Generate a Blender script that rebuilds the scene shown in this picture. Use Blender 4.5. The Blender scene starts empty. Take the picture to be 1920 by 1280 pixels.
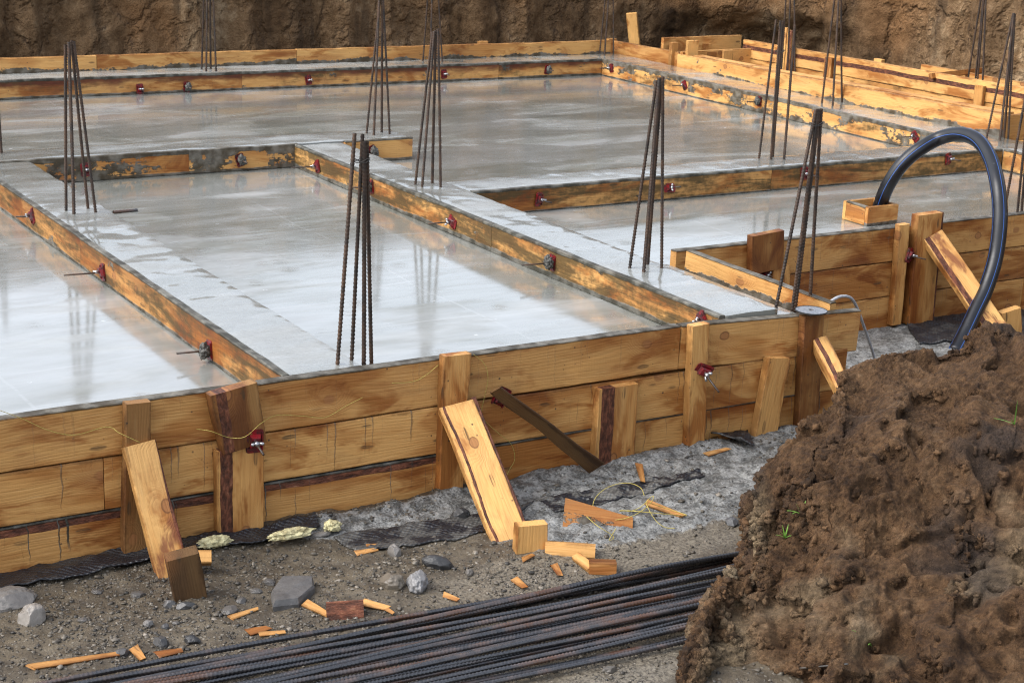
import bpy, math, random
import numpy as np
from mathutils import Vector, Matrix, Euler

random.seed(7)
rng = np.random.default_rng(11)
S = bpy.context.scene
C = S.collection

# ------------------------------------------------------------------ camera
F_PX, CX, CY, CAM_H = 3160.0, 960.0, 640.0, 2.0
VA = np.array([6259.16 - CX, -71.27 - CY, F_PX])
VB = np.array([-1061.31 - CX, -380.26 - CY, F_PX])
_X = VA / np.linalg.norm(VA)
_Y = VB - _X * (VB @ _X); _Y /= np.linalg.norm(_Y)
_Z = np.cross(_X, _Y)
if _Z[1] > 0: _Z = -_Z
ROT = np.array([_X, _Y, _Z]).T
cam = bpy.data.cameras.new('camera')
cam_o = bpy.data.objects.new('camera', cam); C.objects.link(cam_o)
r, d, f = ROT[0], -ROT[1], -ROT[2]
cam_o.matrix_world = Matrix(((r[0], d[0], f[0], 0), (r[1], d[1], f[1], 0), (r[2], d[2], f[2], CAM_H), (0, 0, 0, 1)))
cam.sensor_width = 36; cam.lens = F_PX * 36 / 1920
cam.clip_end = 1000; cam.clip_start = 0.05
cam.dof.use_dof = True; cam.dof.focus_distance = 6.6; cam.dof.aperture_fstop = 16.0
S.camera = cam_o

# ------------------------------------------------------------------ sky, sun, exposure
SUN_EL, SUN_AZ = math.radians(48), math.radians(-78)     # azimuth from +Y towards +X
W = bpy.data.worlds.new('World'); S.world = W; W.use_nodes = True
nt = W.node_tree; nt.nodes.clear()
sky = nt.nodes.new('ShaderNodeTexSky'); sky.sky_type = 'NISHITA'; sky.sun_disc = False
sky.sun_elevation = SUN_EL; sky.sun_rotation = SUN_AZ; sky.air_density = 1.0; sky.dust_density = 3.0
hs = nt.nodes.new('ShaderNodeHueSaturation'); hs.inputs['Saturation'].default_value = 0.45
bg = nt.nodes.new('ShaderNodeBackground'); bg.inputs['Strength'].default_value = 0.15
wo = nt.nodes.new('ShaderNodeOutputWorld')
nt.links.new(sky.outputs[0], hs.inputs['Color']); nt.links.new(hs.outputs[0], bg.inputs[0]); nt.links.new(bg.outputs[0], wo.inputs[0])
sun = bpy.data.lights.new('sun', 'SUN'); sun.energy = 0.6; sun.angle = math.radians(45); sun.color = (1, 0.99, 0.97)
sun_o = bpy.data.objects.new('sun', sun); C.objects.link(sun_o)
sd = Vector((math.sin(SUN_AZ) * math.cos(SUN_EL), math.cos(SUN_AZ) * math.cos(SUN_EL), math.sin(SUN_EL)))
sun_o.rotation_euler = sd.to_track_quat('Z', 'Y').to_euler()
S.view_settings.view_transform = 'Standard'; S.view_settings.look = 'None'
S.view_settings.exposure = 1.4
S.cycles.sample_clamp_indirect = 4.0; S.cycles.caustics_reflective = False; S.cycles.caustics_refractive = False; S.view_settings.gamma = 1.0
S.cycles.use_denoising = True; S.cycles.denoising_prefilter = 'NONE'; S.cycles.denoising_input_passes = 'RGB_ALBEDO_NORMAL'; S.cycles.use_adaptive_sampling = False; S.cycles.filter_width = 1.15

# ------------------------------------------------------------------ helpers: pixel -> point on a plane of the place
def ray(p):
    return ROT.T @ np.array([p[0] - CX, p[1] - CY, F_PX])
def U(x, y, z=0.0):
    q = ray((x, y)); t = (z - CAM_H) / q[2]; return Vector((q[0] * t, q[1] * t, z))
def UY(x, y, Y):
    q = ray((x, y)); t = Y / q[1]; return Vector((q[0] * t, Y, CAM_H + q[2] * t))
def UX(x, y, X):
    q = ray((x, y)); t = X / q[0]; return Vector((X, q[1] * t, CAM_H + q[2] * t))
def UD(x, y, dist):
    q = ray((x, y)); t = dist / math.hypot(q[0], q[1]); return Vector((q[0] * t, q[1] * t, CAM_H + q[2] * t))

# ------------------------------------------------------------------ numpy gradient noise
_perm = rng.permutation(256); _perm = np.concatenate([_perm, _perm, _perm])
_g = rng.normal(size=(256, 3)); _g /= np.linalg.norm(_g, axis=1)[:, None]
def pn(x, y, z):
    x, y, z = np.broadcast_arrays(np.asarray(x, float), np.asarray(y, float), np.asarray(z, float))
    xi, yi, zi = np.floor(x).astype(int), np.floor(y).astype(int), np.floor(z).astype(int)
    xf, yf, zf = x - xi, y - yi, z - zi
    xi &= 255; yi &= 255; zi &= 255
    u, v, w = [t * t * t * (t * (t * 6 - 15) + 10) for t in (xf, yf, zf)]
    def gr(a, b, c):
        h = _perm[_perm[_perm[xi + a] + yi + b] + zi + c] & 255
        g = _g[h]; return g[..., 0] * (xf - a) + g[..., 1] * (yf - b) + g[..., 2] * (zf - c)
    def lp(a, b, t): return a + (b - a) * t
    return 1.5 * lp(lp(lp(gr(0, 0, 0), gr(1, 0, 0), u), lp(gr(0, 1, 0), gr(1, 1, 0), u), v),
                    lp(lp(gr(0, 0, 1), gr(1, 0, 1), u), lp(gr(0, 1, 1), gr(1, 1, 1), u), v), w)
def fbm(x, y, z, s, o=4, gain=0.5):
    r_, a, t = 0, 1.0, 0
    for _ in range(o):
        r_ = r_ + a * pn(x * s, y * s, z * s); t += a; a *= gain; s *= 2.03
    return r_ / t
def billow(x, y, z, s, o=4, gain=0.5):
    r_, a, t = 0, 1.0, 0
    for _ in range(o):
        r_ = r_ + a * np.abs(pn(x * s, y * s, z * s)); t += a; a *= gain; s *= 2.03
    return r_ / t
def sstep(a, b, x):
    t = np.clip((x - a) / (b - a), 0, 1); return t * t * (3 - 2 * t)

# ------------------------------------------------------------------ helpers: objects
def tag(o, label, cat, group=None, kind=None):
    if label: o['label'] = label
    if cat: o['category'] = cat
    if group: o['group'] = group
    if kind: o['kind'] = kind
    return o
def root(name, label, cat, loc=(0, 0, 0), group=None, rot=None):
    o = bpy.data.objects.new(name, None); C.objects.link(o); o.location = loc
    o.empty_display_size = 0.1
    if rot is not None: o.rotation_euler = rot
    return tag(o, label, cat, group)
def mesh_obj(name, V, Fc, mat, parent=None, smooth=False, M=None):
    me = bpy.data.meshes.new(name); me.from_pydata([tuple(v) for v in V], [], [tuple(q) for q in Fc]); me.update()
    return link(name, me, mat, parent, smooth, M)
def link(name, me, mat, parent=None, smooth=False, M=None):
    if mat is not None: me.materials.append(mat)
    if smooth: me.polygons.foreach_set('use_smooth', [True] * len(me.polygons))
    o = bpy.data.objects.new(name, me); C.objects.link(o)
    if M is None: M = Matrix.Identity(4)
    if parent is not None:
        o.parent = parent
        R = Matrix.LocRotScale(parent.location, parent.rotation_euler, None)
        o.matrix_local = R.inverted() @ M
    else: o.matrix_world = M
    return o
def grid_mesh(name, P, flip=False, wrap_u=False):
    """P: (n, m, 3) array of points -> quad mesh"""
    n, m, _ = P.shape
    idx = np.arange(n * m).reshape(n, m)
    if wrap_u: idx2 = np.vstack([idx, idx[:1]])
    else: idx2 = idx
    a, b, c, e = idx2[:-1, :-1], idx2[1:, :-1], idx2[1:, 1:], idx2[:-1, 1:]
    Fc = np.stack([a, b, c, e] if not flip else [a, e, c, b], -1).reshape(-1, 4)
    me = bpy.data.meshes.new(name)
    me.vertices.add(n * m); me.vertices.foreach_set('co', P.reshape(-1).astype(np.float32))
    me.loops.add(Fc.size); me.loops.foreach_set('vertex_index', Fc.reshape(-1).astype(np.int32))
    me.polygons.add(len(Fc)); me.polygons.foreach_set('loop_start', (np.arange(len(Fc)) * 4).astype(np.int32))
    me.update(calc_edges=True); me.validate()
    return me
def vattr(me, name, val):
    a = me.attributes.new(name, 'FLOAT', 'POINT'); a.data.foreach_set('value', np.asarray(val, np.float32).reshape(-1))
def copy_tree(o):
    c = o.copy(); C.objects.link(c)
    for ch in o.children:
        k = ch.copy(); C.objects.link(k); k.parent = c
        k.matrix_parent_inverse = ch.matrix_parent_inverse.copy()
        for g in ch.children:
            h = g.copy(); C.objects.link(h); h.parent = k
    return c

# ------------------------------------------------------------------ helpers: node materials
class N:
    def __init__(s, name):
        s.m = bpy.data.materials.new(name); s.m.use_nodes = True; s.t = s.m.node_tree; s.t.nodes.clear()
        s.out = s.n('ShaderNodeOutputMaterial'); s.b = s.n('ShaderNodeBsdfPrincipled'); s.l(s.b.outputs[0], s.out.inputs[0])
    def n(s, ty, **kw):
        x = s.t.nodes.new(ty)
        for k, v in kw.items(): setattr(x, k, v)
        return x
    def l(s, a, b): s.t.links.new(a, b)
    def put(s, inp, v):
        if isinstance(v, (int, float)): inp.default_value = v
        elif isinstance(v, tuple):
            inp.default_value = (*v, 1.0) if (len(v) == 3 and inp.type == 'RGBA') else v
        else: s.l(v, inp)
    def ma(s, op, a, b=0.0, c=0.0, clamp=False):
        x = s.n('ShaderNodeMath', operation=op, use_clamp=clamp)
        s.put(x.inputs[0], a); s.put(x.inputs[1], b); s.put(x.inputs[2], c); return x.outputs[0]
    def mix(s, f, a, b, blend='MIX'):
        x = s.n('ShaderNodeMix', data_type='RGBA', blend_type=blend)
        s.put(x.inputs[0], f); s.put(x.inputs[6], a); s.put(x.inputs[7], b); return x.outputs[2]
    def noise(s, vec, scale=1.0, detail=3.0, rough=0.5, dist=0.0, out=0):
        x = s.n('ShaderNodeTexNoise'); s.put(x.inputs['Vector'], vec); x.inputs['Scale'].default_value = scale
        x.inputs['Detail'].default_value = detail; x.inputs['Roughness'].default_value = rough; x.inputs['Distortion'].default_value = dist
        return x.outputs[out]
    def vor(s, vec, scale=1.0, feat='F1', rand=1.0, dim='3D'):
        x = s.n('ShaderNodeTexVoronoi', feature=feat, voronoi_dimensions=dim); s.put(x.inputs['Vector'], vec); x.inputs['Scale'].default_value = scale
        x.inputs['Randomness'].default_value = rand; return x
    def co(s, kind='Object'): return s.n('ShaderNodeTexCoord').outputs[kind]
    def geo(s): return s.n('ShaderNodeNewGeometry').outputs['Position']
    def scale(s, v, sc, off=None):
        x = s.n('ShaderNodeVectorMath', operation='MULTIPLY'); s.put(x.inputs[0], v); x.inputs[1].default_value = sc
        if off is None: return x.outputs[0]
        y = s.n('ShaderNodeVectorMath', operation='ADD'); s.l(x.outputs[0], y.inputs[0]); s.put(y.inputs[1], off); return y.outputs[0]
    def xyz(s, v):
        x = s.n('ShaderNodeSeparateXYZ'); s.put(x.inputs[0], v); return x.outputs
    def comb(s, x_, y_, z_):
        x = s.n('ShaderNodeCombineXYZ'); s.put(x.inputs[0], x_); s.put(x.inputs[1], y_); s.put(x.inputs[2], z_); return x.outputs[0]
    def st(s, v, a, b, lo=0.0, hi=1.0):
        x = s.n('ShaderNodeMapRange', interpolation_type='SMOOTHSTEP'); s.put(x.inputs[0], v)
        s.put(x.inputs[1], a); s.put(x.inputs[2], b); s.put(x.inputs[3], lo); s.put(x.inputs[4], hi); return x.outputs[0]
    def at(s, name, typ='OBJECT'):
        x = s.n('ShaderNodeAttribute', attribute_type=typ, attribute_name=name); return x.outputs['Fac']
    def ramp(s, v, stops):
        x = s.n('ShaderNodeValToRGB'); s.put(x.inputs[0], v); e = x.color_ramp.elements
        while len(e) < len(stops): e.new(0.5)
        for q, (p, c) in zip(e, stops): q.position = p; q.color = (*c, 1)
        return x.outputs[0]
    def bump(s, h, strength=0.5, dist=0.01, nrm=None):
        x = s.n('ShaderNodeBump'); s.put(x.inputs['Height'], h); s.put(x.inputs['Strength'], strength); x.inputs['Distance'].default_value = dist
        if nrm is not None: s.l(nrm, x.inputs['Normal'])
        return x.outputs[0]
    def fin(s, col, rough, nrm=None, **kw):
        s.put(s.b.inputs['Base Color'], col); s.put(s.b.inputs['Roughness'], rough)
        if nrm is not None: s.l(nrm, s.b.inputs['Normal'])
        for k, v in kw.items(): s.put(s.b.inputs[k.replace('_', ' ')], v)
        return s.m

def wood_material():
    s = N('sawn_pine'); c = s.co(); seed = s.n('ShaderNodeObjectInfo').outputs['Random']
    x, y, z = s.xyz(c)
    off = s.comb(s.ma('MULTIPLY', seed, 37.0), s.ma('MULTIPLY', seed, 17.0), s.ma('MULTIPLY', seed, 9.0))
    q = s.scale(c, (1, 1, 1), off)
    wn = s.noise(s.scale(q, (0.9, 5, 5)), 1, 2, 0.5)
    kv = s.vor(s.comb(s.ma('MULTIPLY_ADD', x, 3.4, s.ma('MULTIPLY', seed, 31.0)), s.ma('MULTIPLY_ADD', y, 4.6, s.ma('MULTIPLY', seed, 11.0)), 0.0), 1.0, dim='2D')
    kd, kc = kv.outputs['Distance'], s.xyz(kv.outputs['Color'])[0]
    has = s.st(kc, 0.80, 0.82)
    kd = s.ma('ADD', kd, s.ma('MULTIPLY_ADD', s.noise(q, 30, 2), 0.05, -0.025))
    kin = s.ma('MULTIPLY', has, s.st(kd, 0.085, 0.065))
    kring = s.ma('MULTIPLY', has, s.ma('MULTIPLY', s.st(kd, 0.105, 0.085), s.st(kd, 0.065, 0.08)))
    halo = s.ma('MULTIPLY', has, s.st(kd, 0.40, 0.08))
    ph = s.ma('ADD', s.ma('MULTIPLY', y, 420.0), s.ma('ADD', s.ma('MULTIPLY', wn, 75.0), s.ma('MULTIPLY', halo, 34.0)))
    ph = s.ma('ADD', ph, s.ma('MULTIPLY', s.noise(s.scale(q, (12, 40, 40)), 1, 2), 3.0))
    ring = s.ma('MULTIPLY_ADD', s.ma('SINE', ph), 0.5, 0.5)
    ring = s.ma('POWER', ring, 2.2)
    fib = s.noise(s.scale(q, (5, 170, 170)), 1, 3, 0.65)
    saw = s.noise(s.scale(q, (90, 3, 3)), 1, 2, 0.5)
    big = s.noise(s.scale(q, (1.3, 5, 5)), 1, 3, 0.6)
    blot0 = s.noise(s.scale(q, (2.6, 7, 7)), 1, 3, 0.6)
    tone = s.at('tone')
    base = s.mix(tone, (0.35, 0.160, 0.045), (0.72, 0.408, 0.138))
    col = s.mix(s.ma('MULTIPLY', ring, s.st(big, 0.40, 0.72, 0.02, 0.20)), base, s.mix(1.0, base, (0.62, 0.42, 0.26), 'MULTIPLY'))
    col = s.mix(s.st(fib, 0.50, 0.75, 0, 0.45), col, s.mix(1.0, col, (0.55, 0.42, 0.3), 'MULTIPLY'))
    col = s.mix(s.st(fib, 0.45, 0.22, 0, 0.35), col, (0.78, 0.52, 0.24))
    wet = s.at('wet')
    col = s.mix(s.ma('MULTIPLY', wet, s.st(big, 0.46, 0.60)), col, s.mix(1.0, col, (0.62, 0.45, 0.30), 'MULTIPLY'))
    blot = s.noise(s.scale(q, (2.2, 6, 6)), 1, 4, 0.65, 0.7)
    col = s.mix(s.st(blot, 0.48, 0.64, 0, 0.9), col, s.mix(1.0, col, (0.52, 0.34, 0.20), 'MULTIPLY'))
    col = s.mix(s.st(blot, 0.44, 0.28, 0, 0.55), col, s.mix(1.0, col, (1.25, 1.24, 1.22), 'MULTIPLY'))
    grey = s.noise(s.scale(q, (1.1, 4, 4), (3.0, 7.0, 1.0)), 1, 4, 0.65, 0.5)
    col = s.mix(s.st(grey, 0.54, 0.70, 0, 0.22), col, (0.17, 0.115, 0.060))
    col = s.mix(s.at('age'), col, s.mix(s.ma('MULTIPLY', fib, 1.0), (0.020, 0.015, 0.008), (0.095, 0.058, 0.026)))
    col = s.mix(s.ma('MULTIPLY', halo, 0.25), col, (0.36, 0.15, 0.05))
    col = s.mix(s.ma('MULTIPLY', kin, 0.8), col, s.mix(fib, (0.22, 0.085, 0.03), (0.40, 0.18, 0.065))); col = s.mix(s.ma('MULTIPLY', kring, s.st(blot0, 0.35, 0.6, 0.15, 0.8)), col, (0.13, 0.05, 0.02))
    # specks of dirt
    sp = s.vor(s.scale(q, (1, 1, 1)), 55.0)
    spm = s.ma('MULTIPLY', s.st(s.ma('ADD', sp.outputs['Distance'], s.ma('MULTIPLY', s.xyz(sp.outputs['Color'])[0], 0.2)), 0.32, 0.20), s.st(s.xyz(sp.outputs['Color'])[1], 0.84, 0.87))
    spm = s.ma('MULTIPLY', spm, s.st(blot0, 0.46, 0.60))
    col = s.mix(s.ma('MULTIPLY', spm, 0.85), col, (0.05, 0.035, 0.025))
    nl = s.vor(s.scale(q, (9, 30, 30)), 1.0)
    nlm = s.ma('MULTIPLY', s.st(nl.outputs['Distance'], 0.34, 0.22), s.st(s.xyz(nl.outputs['Color'])[0], 0.86, 0.90))
    col = s.mix(s.ma('MULTIPLY', nlm, s.st(fib, 0.35, 0.6, 0.1, 0.8)), col, (0.055, 0.035, 0.018))
    ed = s.ma('ADD', s.ma('MINIMUM', y, s.ma('SUBTRACT', s.at('width'), y)), s.ma('MULTIPLY_ADD', s.noise(s.scale(q, (9, 9, 9)), 1, 5, 0.65), -0.05, 0.022))
    col = s.mix(s.st(ed, 0.008, -0.006, 0, 0.6), col, s.mix(1.0, col, (0.26, 0.20, 0.15), 'MULTIPLY'))
    # bark / wane strip between two heights across the width
    wv = s.ma('MULTIPLY_ADD', s.noise(s.scale(q, (3.5, 1, 1)), 1, 6, 0.55), 0.034, -0.017)
    yy = s.ma('ADD', y, wv)
    b0, b1 = s.at('bark0'), s.at('bark1')
    bm = s.ma('MULTIPLY', s.ma('GREATER_THAN', yy, b0), s.ma('LESS_THAN', yy, b1))
    bn = s.noise(s.scale(q, (22, 55, 55)), 1, 5, 0.65)
    bcol = s.ramp(bn, [(0.3, (0.026, 0.010, 0.006)), (0.48, (0.090, 0.032, 0.017)), (0.62, (0.19, 0.066, 0.034)), (0.78, (0.32, 0.17, 0.085))])
    col = s.mix(bm, col, bcol)
    # dark water stain rising from the bottom edge, rust-red seep below the top edge
    rs = s.at('rust')
    rw = s.noise(s.scale(q, (4, 14, 14)), 1, 4, 0.6)
    col = s.mix(s.ma('MULTIPLY', rs, s.st(s.ma('ADD', s.ma('MULTIPLY', y, 9.0), s.ma('MULTIPLY', rw, 1.1)), 1.15, 1.75, 0, 0.95)), col, (0.070, 0.014, 0.006))
    stn = s.noise(s.scale(q, (4.5, 9, 9), (1.0, 2.0, 5.0)), 1, 4, 0.6, 0.4)
    col = s.mix(s.ma('MULTIPLY', s.at('stain'), s.st(stn, 0.52, 0.64, 0, 0.8)), col, s.mix(fib, (0.10, 0.022, 0.012), (0.26, 0.085, 0.04)))
    mo = s.at('mould'); mn = s.noise(s.scale(q, (2.0, 13, 13)), 1, 5, 0.65, 0.6); mn2 = s.noise(q, 26, 3, 0.6)
    mm = s.st(s.ma('ADD', s.ma('MULTIPLY', mn, 0.75), s.ma('MULTIPLY', mn2, 0.25)), s.ma('SUBTRACT', 0.66, s.ma('MULTIPLY', mo, 0.33)), s.ma('SUBTRACT', 0.86, s.ma('MULTIPLY', mo, 0.33)))
    col = s.mix(s.ma('MULTIPLY', s.ma('MULTIPLY', mm, s.ma('GREATER_THAN', mo, 0.01)), 0.9), col, s.mix(mn2, (0.022, 0.017, 0.006), (0.085, 0.055, 0.018)))
    # cement: splashes, bottom smear, crust on the top edge, thin runs
    cn = s.noise(s.scale(q, (3.2, 7, 7)), 1, 5, 0.62)
    cf = s.noise(s.scale(q, (40, 40, 40)), 1, 3, 0.6)
    cnn = s.ma('ADD', s.ma('MULTIPLY', cn, 0.8), s.ma('MULTIPLY', cf, 0.2))
    m1 = s.st(cnn, s.ma('SUBTRACT', 0.80, s.ma('MULTIPLY', s.at('cem'), 0.5)), s.ma('SUBTRACT', 0.83, s.ma('MULTIPLY', s.at('cem'), 0.5)))
    lowv = s.ma('SUBTRACT', y, s.ma('MULTIPLY', s.at('cemb'), s.ma('MULTIPLY', cnn, 2.0)))
    m2 = s.ma('MULTIPLY', s.ma('GREATER_THAN', s.at('cemb'), 0.001), s.st(lowv, 0.004, -0.004))
    tp = s.ma('SUBTRACT', s.at('width'), y)
    m3 = s.ma('MULTIPLY', s.ma('GREATER_THAN', s.at('cemt'), 0.001), s.st(s.ma('SUBTRACT', tp, s.ma('MULTIPLY', s.at('cemt'), s.ma('MULTIPLY', cnn, 2.0))), 0.003, -0.003))
    dr = s.noise(s.comb(s.ma('MULTIPLY_ADD', s.ma('ADD', x, s.ma('MULTIPLY', s.noise(s.scale(q, (0, 14, 0)), 1, 2), 0.03)), 62.0, s.ma('MULTIPLY', seed, 90.0)), s.ma('MULTIPLY', y, 0.7), 0.0), 1, 2, 0.6)
    drl = s.noise(s.comb(s.ma('MULTIPLY_ADD', x, 9.0, s.ma('MULTIPLY', seed, 50.0)), 0.0, 3.0), 1, 1)
    m4 = s.ma('MULTIPLY', s.st(dr, 0.61, 0.68), s.st(tp, s.ma('MULTIPLY', drl, 0.42), s.ma('MULTIPLY', drl, 0.25)))
    m4 = s.ma('MULTIPLY', m4, s.at('drip'))
    cm = s.ma('MAXIMUM', s.ma('MAXIMUM', m1, m2), s.ma('MAXIMUM', m3, m4))
    ccol = s.mix(s.st(s.noise(q, 14, 4), 0.35, 0.7), (0.030, 0.031, 0.023), (0.15, 0.147, 0.127))
    col = s.mix(s.ma('MULTIPLY', cm, 0.93), col, ccol)
    hb = s.ma('ADD', s.ma('MULTIPLY', fib, 0.45), s.ma('ADD', s.ma('MULTIPLY', ring, -0.2), s.ma('MULTIPLY', saw, 0.3)))
    hb = s.mix(bm, hb, s.ma('MULTIPLY', bn, 5.0))
    hb = s.ma('ADD', hb, s.ma('MULTIPLY', cm, s.ma('MULTIPLY_ADD', cf, 1.5, 1.2)))
    rgh = s.ma('MULTIPLY_ADD', big, -0.25, 0.72)
    return s.fin(col, rgh, s.bump(hb, 0.55, 0.004), Specular_IOR_Level=0.3)

def concrete_material(kind):
    s = N('wet_concrete_' + kind); p = s.geo(); x, y, z = s.xyz(p)
    n1 = s.noise(s.scale(p, (0.55, 1.5, 1)), 1, 5, 0.6, 0.6)
    n2 = s.noise(s.scale(p, (1.6, 5, 1)), 1, 5, 0.6, 0.8)
    n3 = s.noise(p, 26, 4, 0.6)
    n4 = s.noise(s.scale(p, (2.0, 11, 1)), 1, 4, 0.6, 1.2)
    col = s.mix(s.st(n1, 0.35, 0.68), (0.180, 0.184, 0.158), (0.310, 0.318, 0.304))
    col = s.mix(s.st(n2, 0.52, 0.72, 0, 0.30), col, (0.46, 0.468, 0.465))
    col = s.mix(s.st(n3, 0.58, 0.75, 0, 0.25), col, (0.17, 0.165, 0.15))
    if kind == 'floor':
        veil = s.noise(s.scale(p, (0.55, 0.9, 1), (0.0, 3.1, 0.0)), 1, 5, 0.62, 0.8)
        col = s.mix(s.st(veil, 0.47, 0.66, 0, 0.45), col, (0.46, 0.47, 0.47))
        w = s.ma('MULTIPLY_ADD', s.noise(p, 1.7, 3), 0.12, -0.06)
        def seam(v, step, wd):
            fr = s.ma('FRACT', s.ma('DIVIDE', s.ma('ADD', v, w), step))
            return s.st(s.ma('ABSOLUTE', s.ma('SUBTRACT', fr, 0.5)), wd, wd * 0.25)
        sm = s.ma('MAXIMUM', seam(x, 1.13, 0.010), seam(y, 1.47, 0.009))
        sm = s.ma('MULTIPLY', sm, s.st(n4, 0.30, 0.6))
        col = s.mix(s.ma('MULTIPLY', sm, 0.18), col, (0.58, 0.59, 0.59))
        # tiny foam spots
        vs = s.vor(s.scale(p, (1, 1, 0)), 9.0)
        fs = s.ma('MULTIPLY', s.st(vs.outputs['Distance'], 0.13, 0.08), s.st(s.xyz(vs.outputs['Color'])[0], 0.86, 0.88))
        col = s.mix(s.ma('MULTIPLY', fs, s.st(n3, 0.4, 0.55, 0, 0.7)), col, (0.6, 0.61, 0.6))
        # rain rings in standing water
        vr = s.vor(s.scale(p, (1, 1, 0)), 5.5)
        rd = vr.outputs['Distance']
        rn = s.ma('MULTIPLY', s.ma('SINE', s.ma('MULTIPLY', rd, 95.0)), s.ma('MULTIPLY', s.st(rd, 0.42, 0.05), s.st(s.xyz(vr.outputs['Color'])[1], 0.45, 0.6)))
        wm = s.st(n1, 0.62, 0.42)
        dry = s.st(n4, 0.44, 0.62)
        pud = s.noise(s.scale(p, (0.8, 1.9, 1)), 1, 4, 0.55, 0.5)
        film = s.st(pud, 0.60, 0.50)
        col = s.mix(s.ma('MULTIPLY', film, 0.35), col, (0.17, 0.174, 0.15))
        rough = s.ma('MULTIPLY_ADD', dry, 0.12, 0.10)
        h = s.ma('ADD', s.ma('MULTIPLY', rn, s.ma('MULTIPLY', wm, 0.22)), s.ma('MULTIPLY', n2, 0.5))
        h = s.ma('ADD', h, s.ma('MULTIPLY', s.ma('MULTIPLY', n3, dry), 0.03))
        h = s.ma('ADD', h, s.ma('MULTIPLY', s.noise(s.scale(p, (12, 22, 1)), 1, 2), 0.06))
        return s.fin(col, rough, s.bump(h, 0.30, 0.010), Specular_IOR_Level=0.5, IOR=1.45, Coat_Weight=s.ma('MULTIPLY_ADD', film, 0.6, 0.3), Coat_Roughness=s.ma('MULTIPLY_ADD', film, -0.06, 0.15), Coat_IOR=1.5)
    tr = s.noise(s.scale(p, (16, 70, 1)), 1, 4, 0.6, 2.5)
    br = s.noise(s.scale(p, (5, 30, 1)), 1, 3, 0.6, 2.0)
    col = s.mix(s.st(tr, 0.56, 0.7, 0, 0.45), col, (0.17, 0.165, 0.15))
    h = s.ma('ADD', s.ma('MULTIPLY', tr, 0.4), s.ma('ADD', s.ma('MULTIPLY', n3, 0.10), s.ma('MULTIPLY', br, 0.45)))
    return s.fin(col, s.ma('MULTIPLY_ADD', br, 0.30, 0.05), s.bump(h, 0.45, 0.008), Specular_IOR_Level=0.7, Coat_Weight=s.st(n1, 0.62, 0.45), Coat_Roughness=0.08, Coat_IOR=1.4)

def soil_material():
    s = N('loose_brown_soil'); p = s.co(); tan = s.at('tan', 'GEOMETRY'); dark = s.at('dark', 'GEOMETRY')
    n1 = s.noise(p, 3.5, 5, 0.6); n2 = s.noise(p, 28, 5, 0.65); n3 = s.noise(p, 110, 6, 0.8)
    col = s.ramp(s.ma('ADD', s.ma('MULTIPLY', n1, 0.5), s.ma('MULTIPLY', n2, 0.5)), [(0.3, (0.026, 0.013, 0.006)), (0.43, (0.080, 0.041, 0.018)), (0.57, (0.145, 0.079, 0.036)), (0.75, (0.23, 0.142, 0.076))])
    tcol = s.ramp(s.ma('ADD', s.ma('MULTIPLY', n1, 0.6), s.ma('MULTIPLY', n2, 0.4)), [(0.3, (0.10, 0.070, 0.040)), (0.5, (0.26, 0.19, 0.112)), (0.75, (0.38, 0.30, 0.20))])
    col = s.mix(tan, col, tcol); col = s.mix(s.ma('MULTIPLY', dark, 0.8), col, (0.045, 0.036, 0.032))
    col = s.mix(s.st(n3, 0.52, 0.72, 0, 0.6), col, s.mix(1.0, col, (1.9, 1.85, 1.8), 'MULTIPLY'))
    col = s.mix(s.st(n3, 0.46, 0.30, 0, 0.6), col, s.mix(1.0, col, (0.35, 0.33, 0.32), 'MULTIPLY'))
    sh = s.at('shade', 'GEOMETRY'); col = s.mix(1.0, col, s.comb(sh, sh, sh), 'MULTIPLY')
    h = s.ma('ADD', s.ma('MULTIPLY', n2, 0.8), s.ma('MULTIPLY', n3, 1.0))
    return s.fin(col, 0.85, s.bump(h, 1.0, 0.022), Specular_IOR_Level=0.3)

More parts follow.
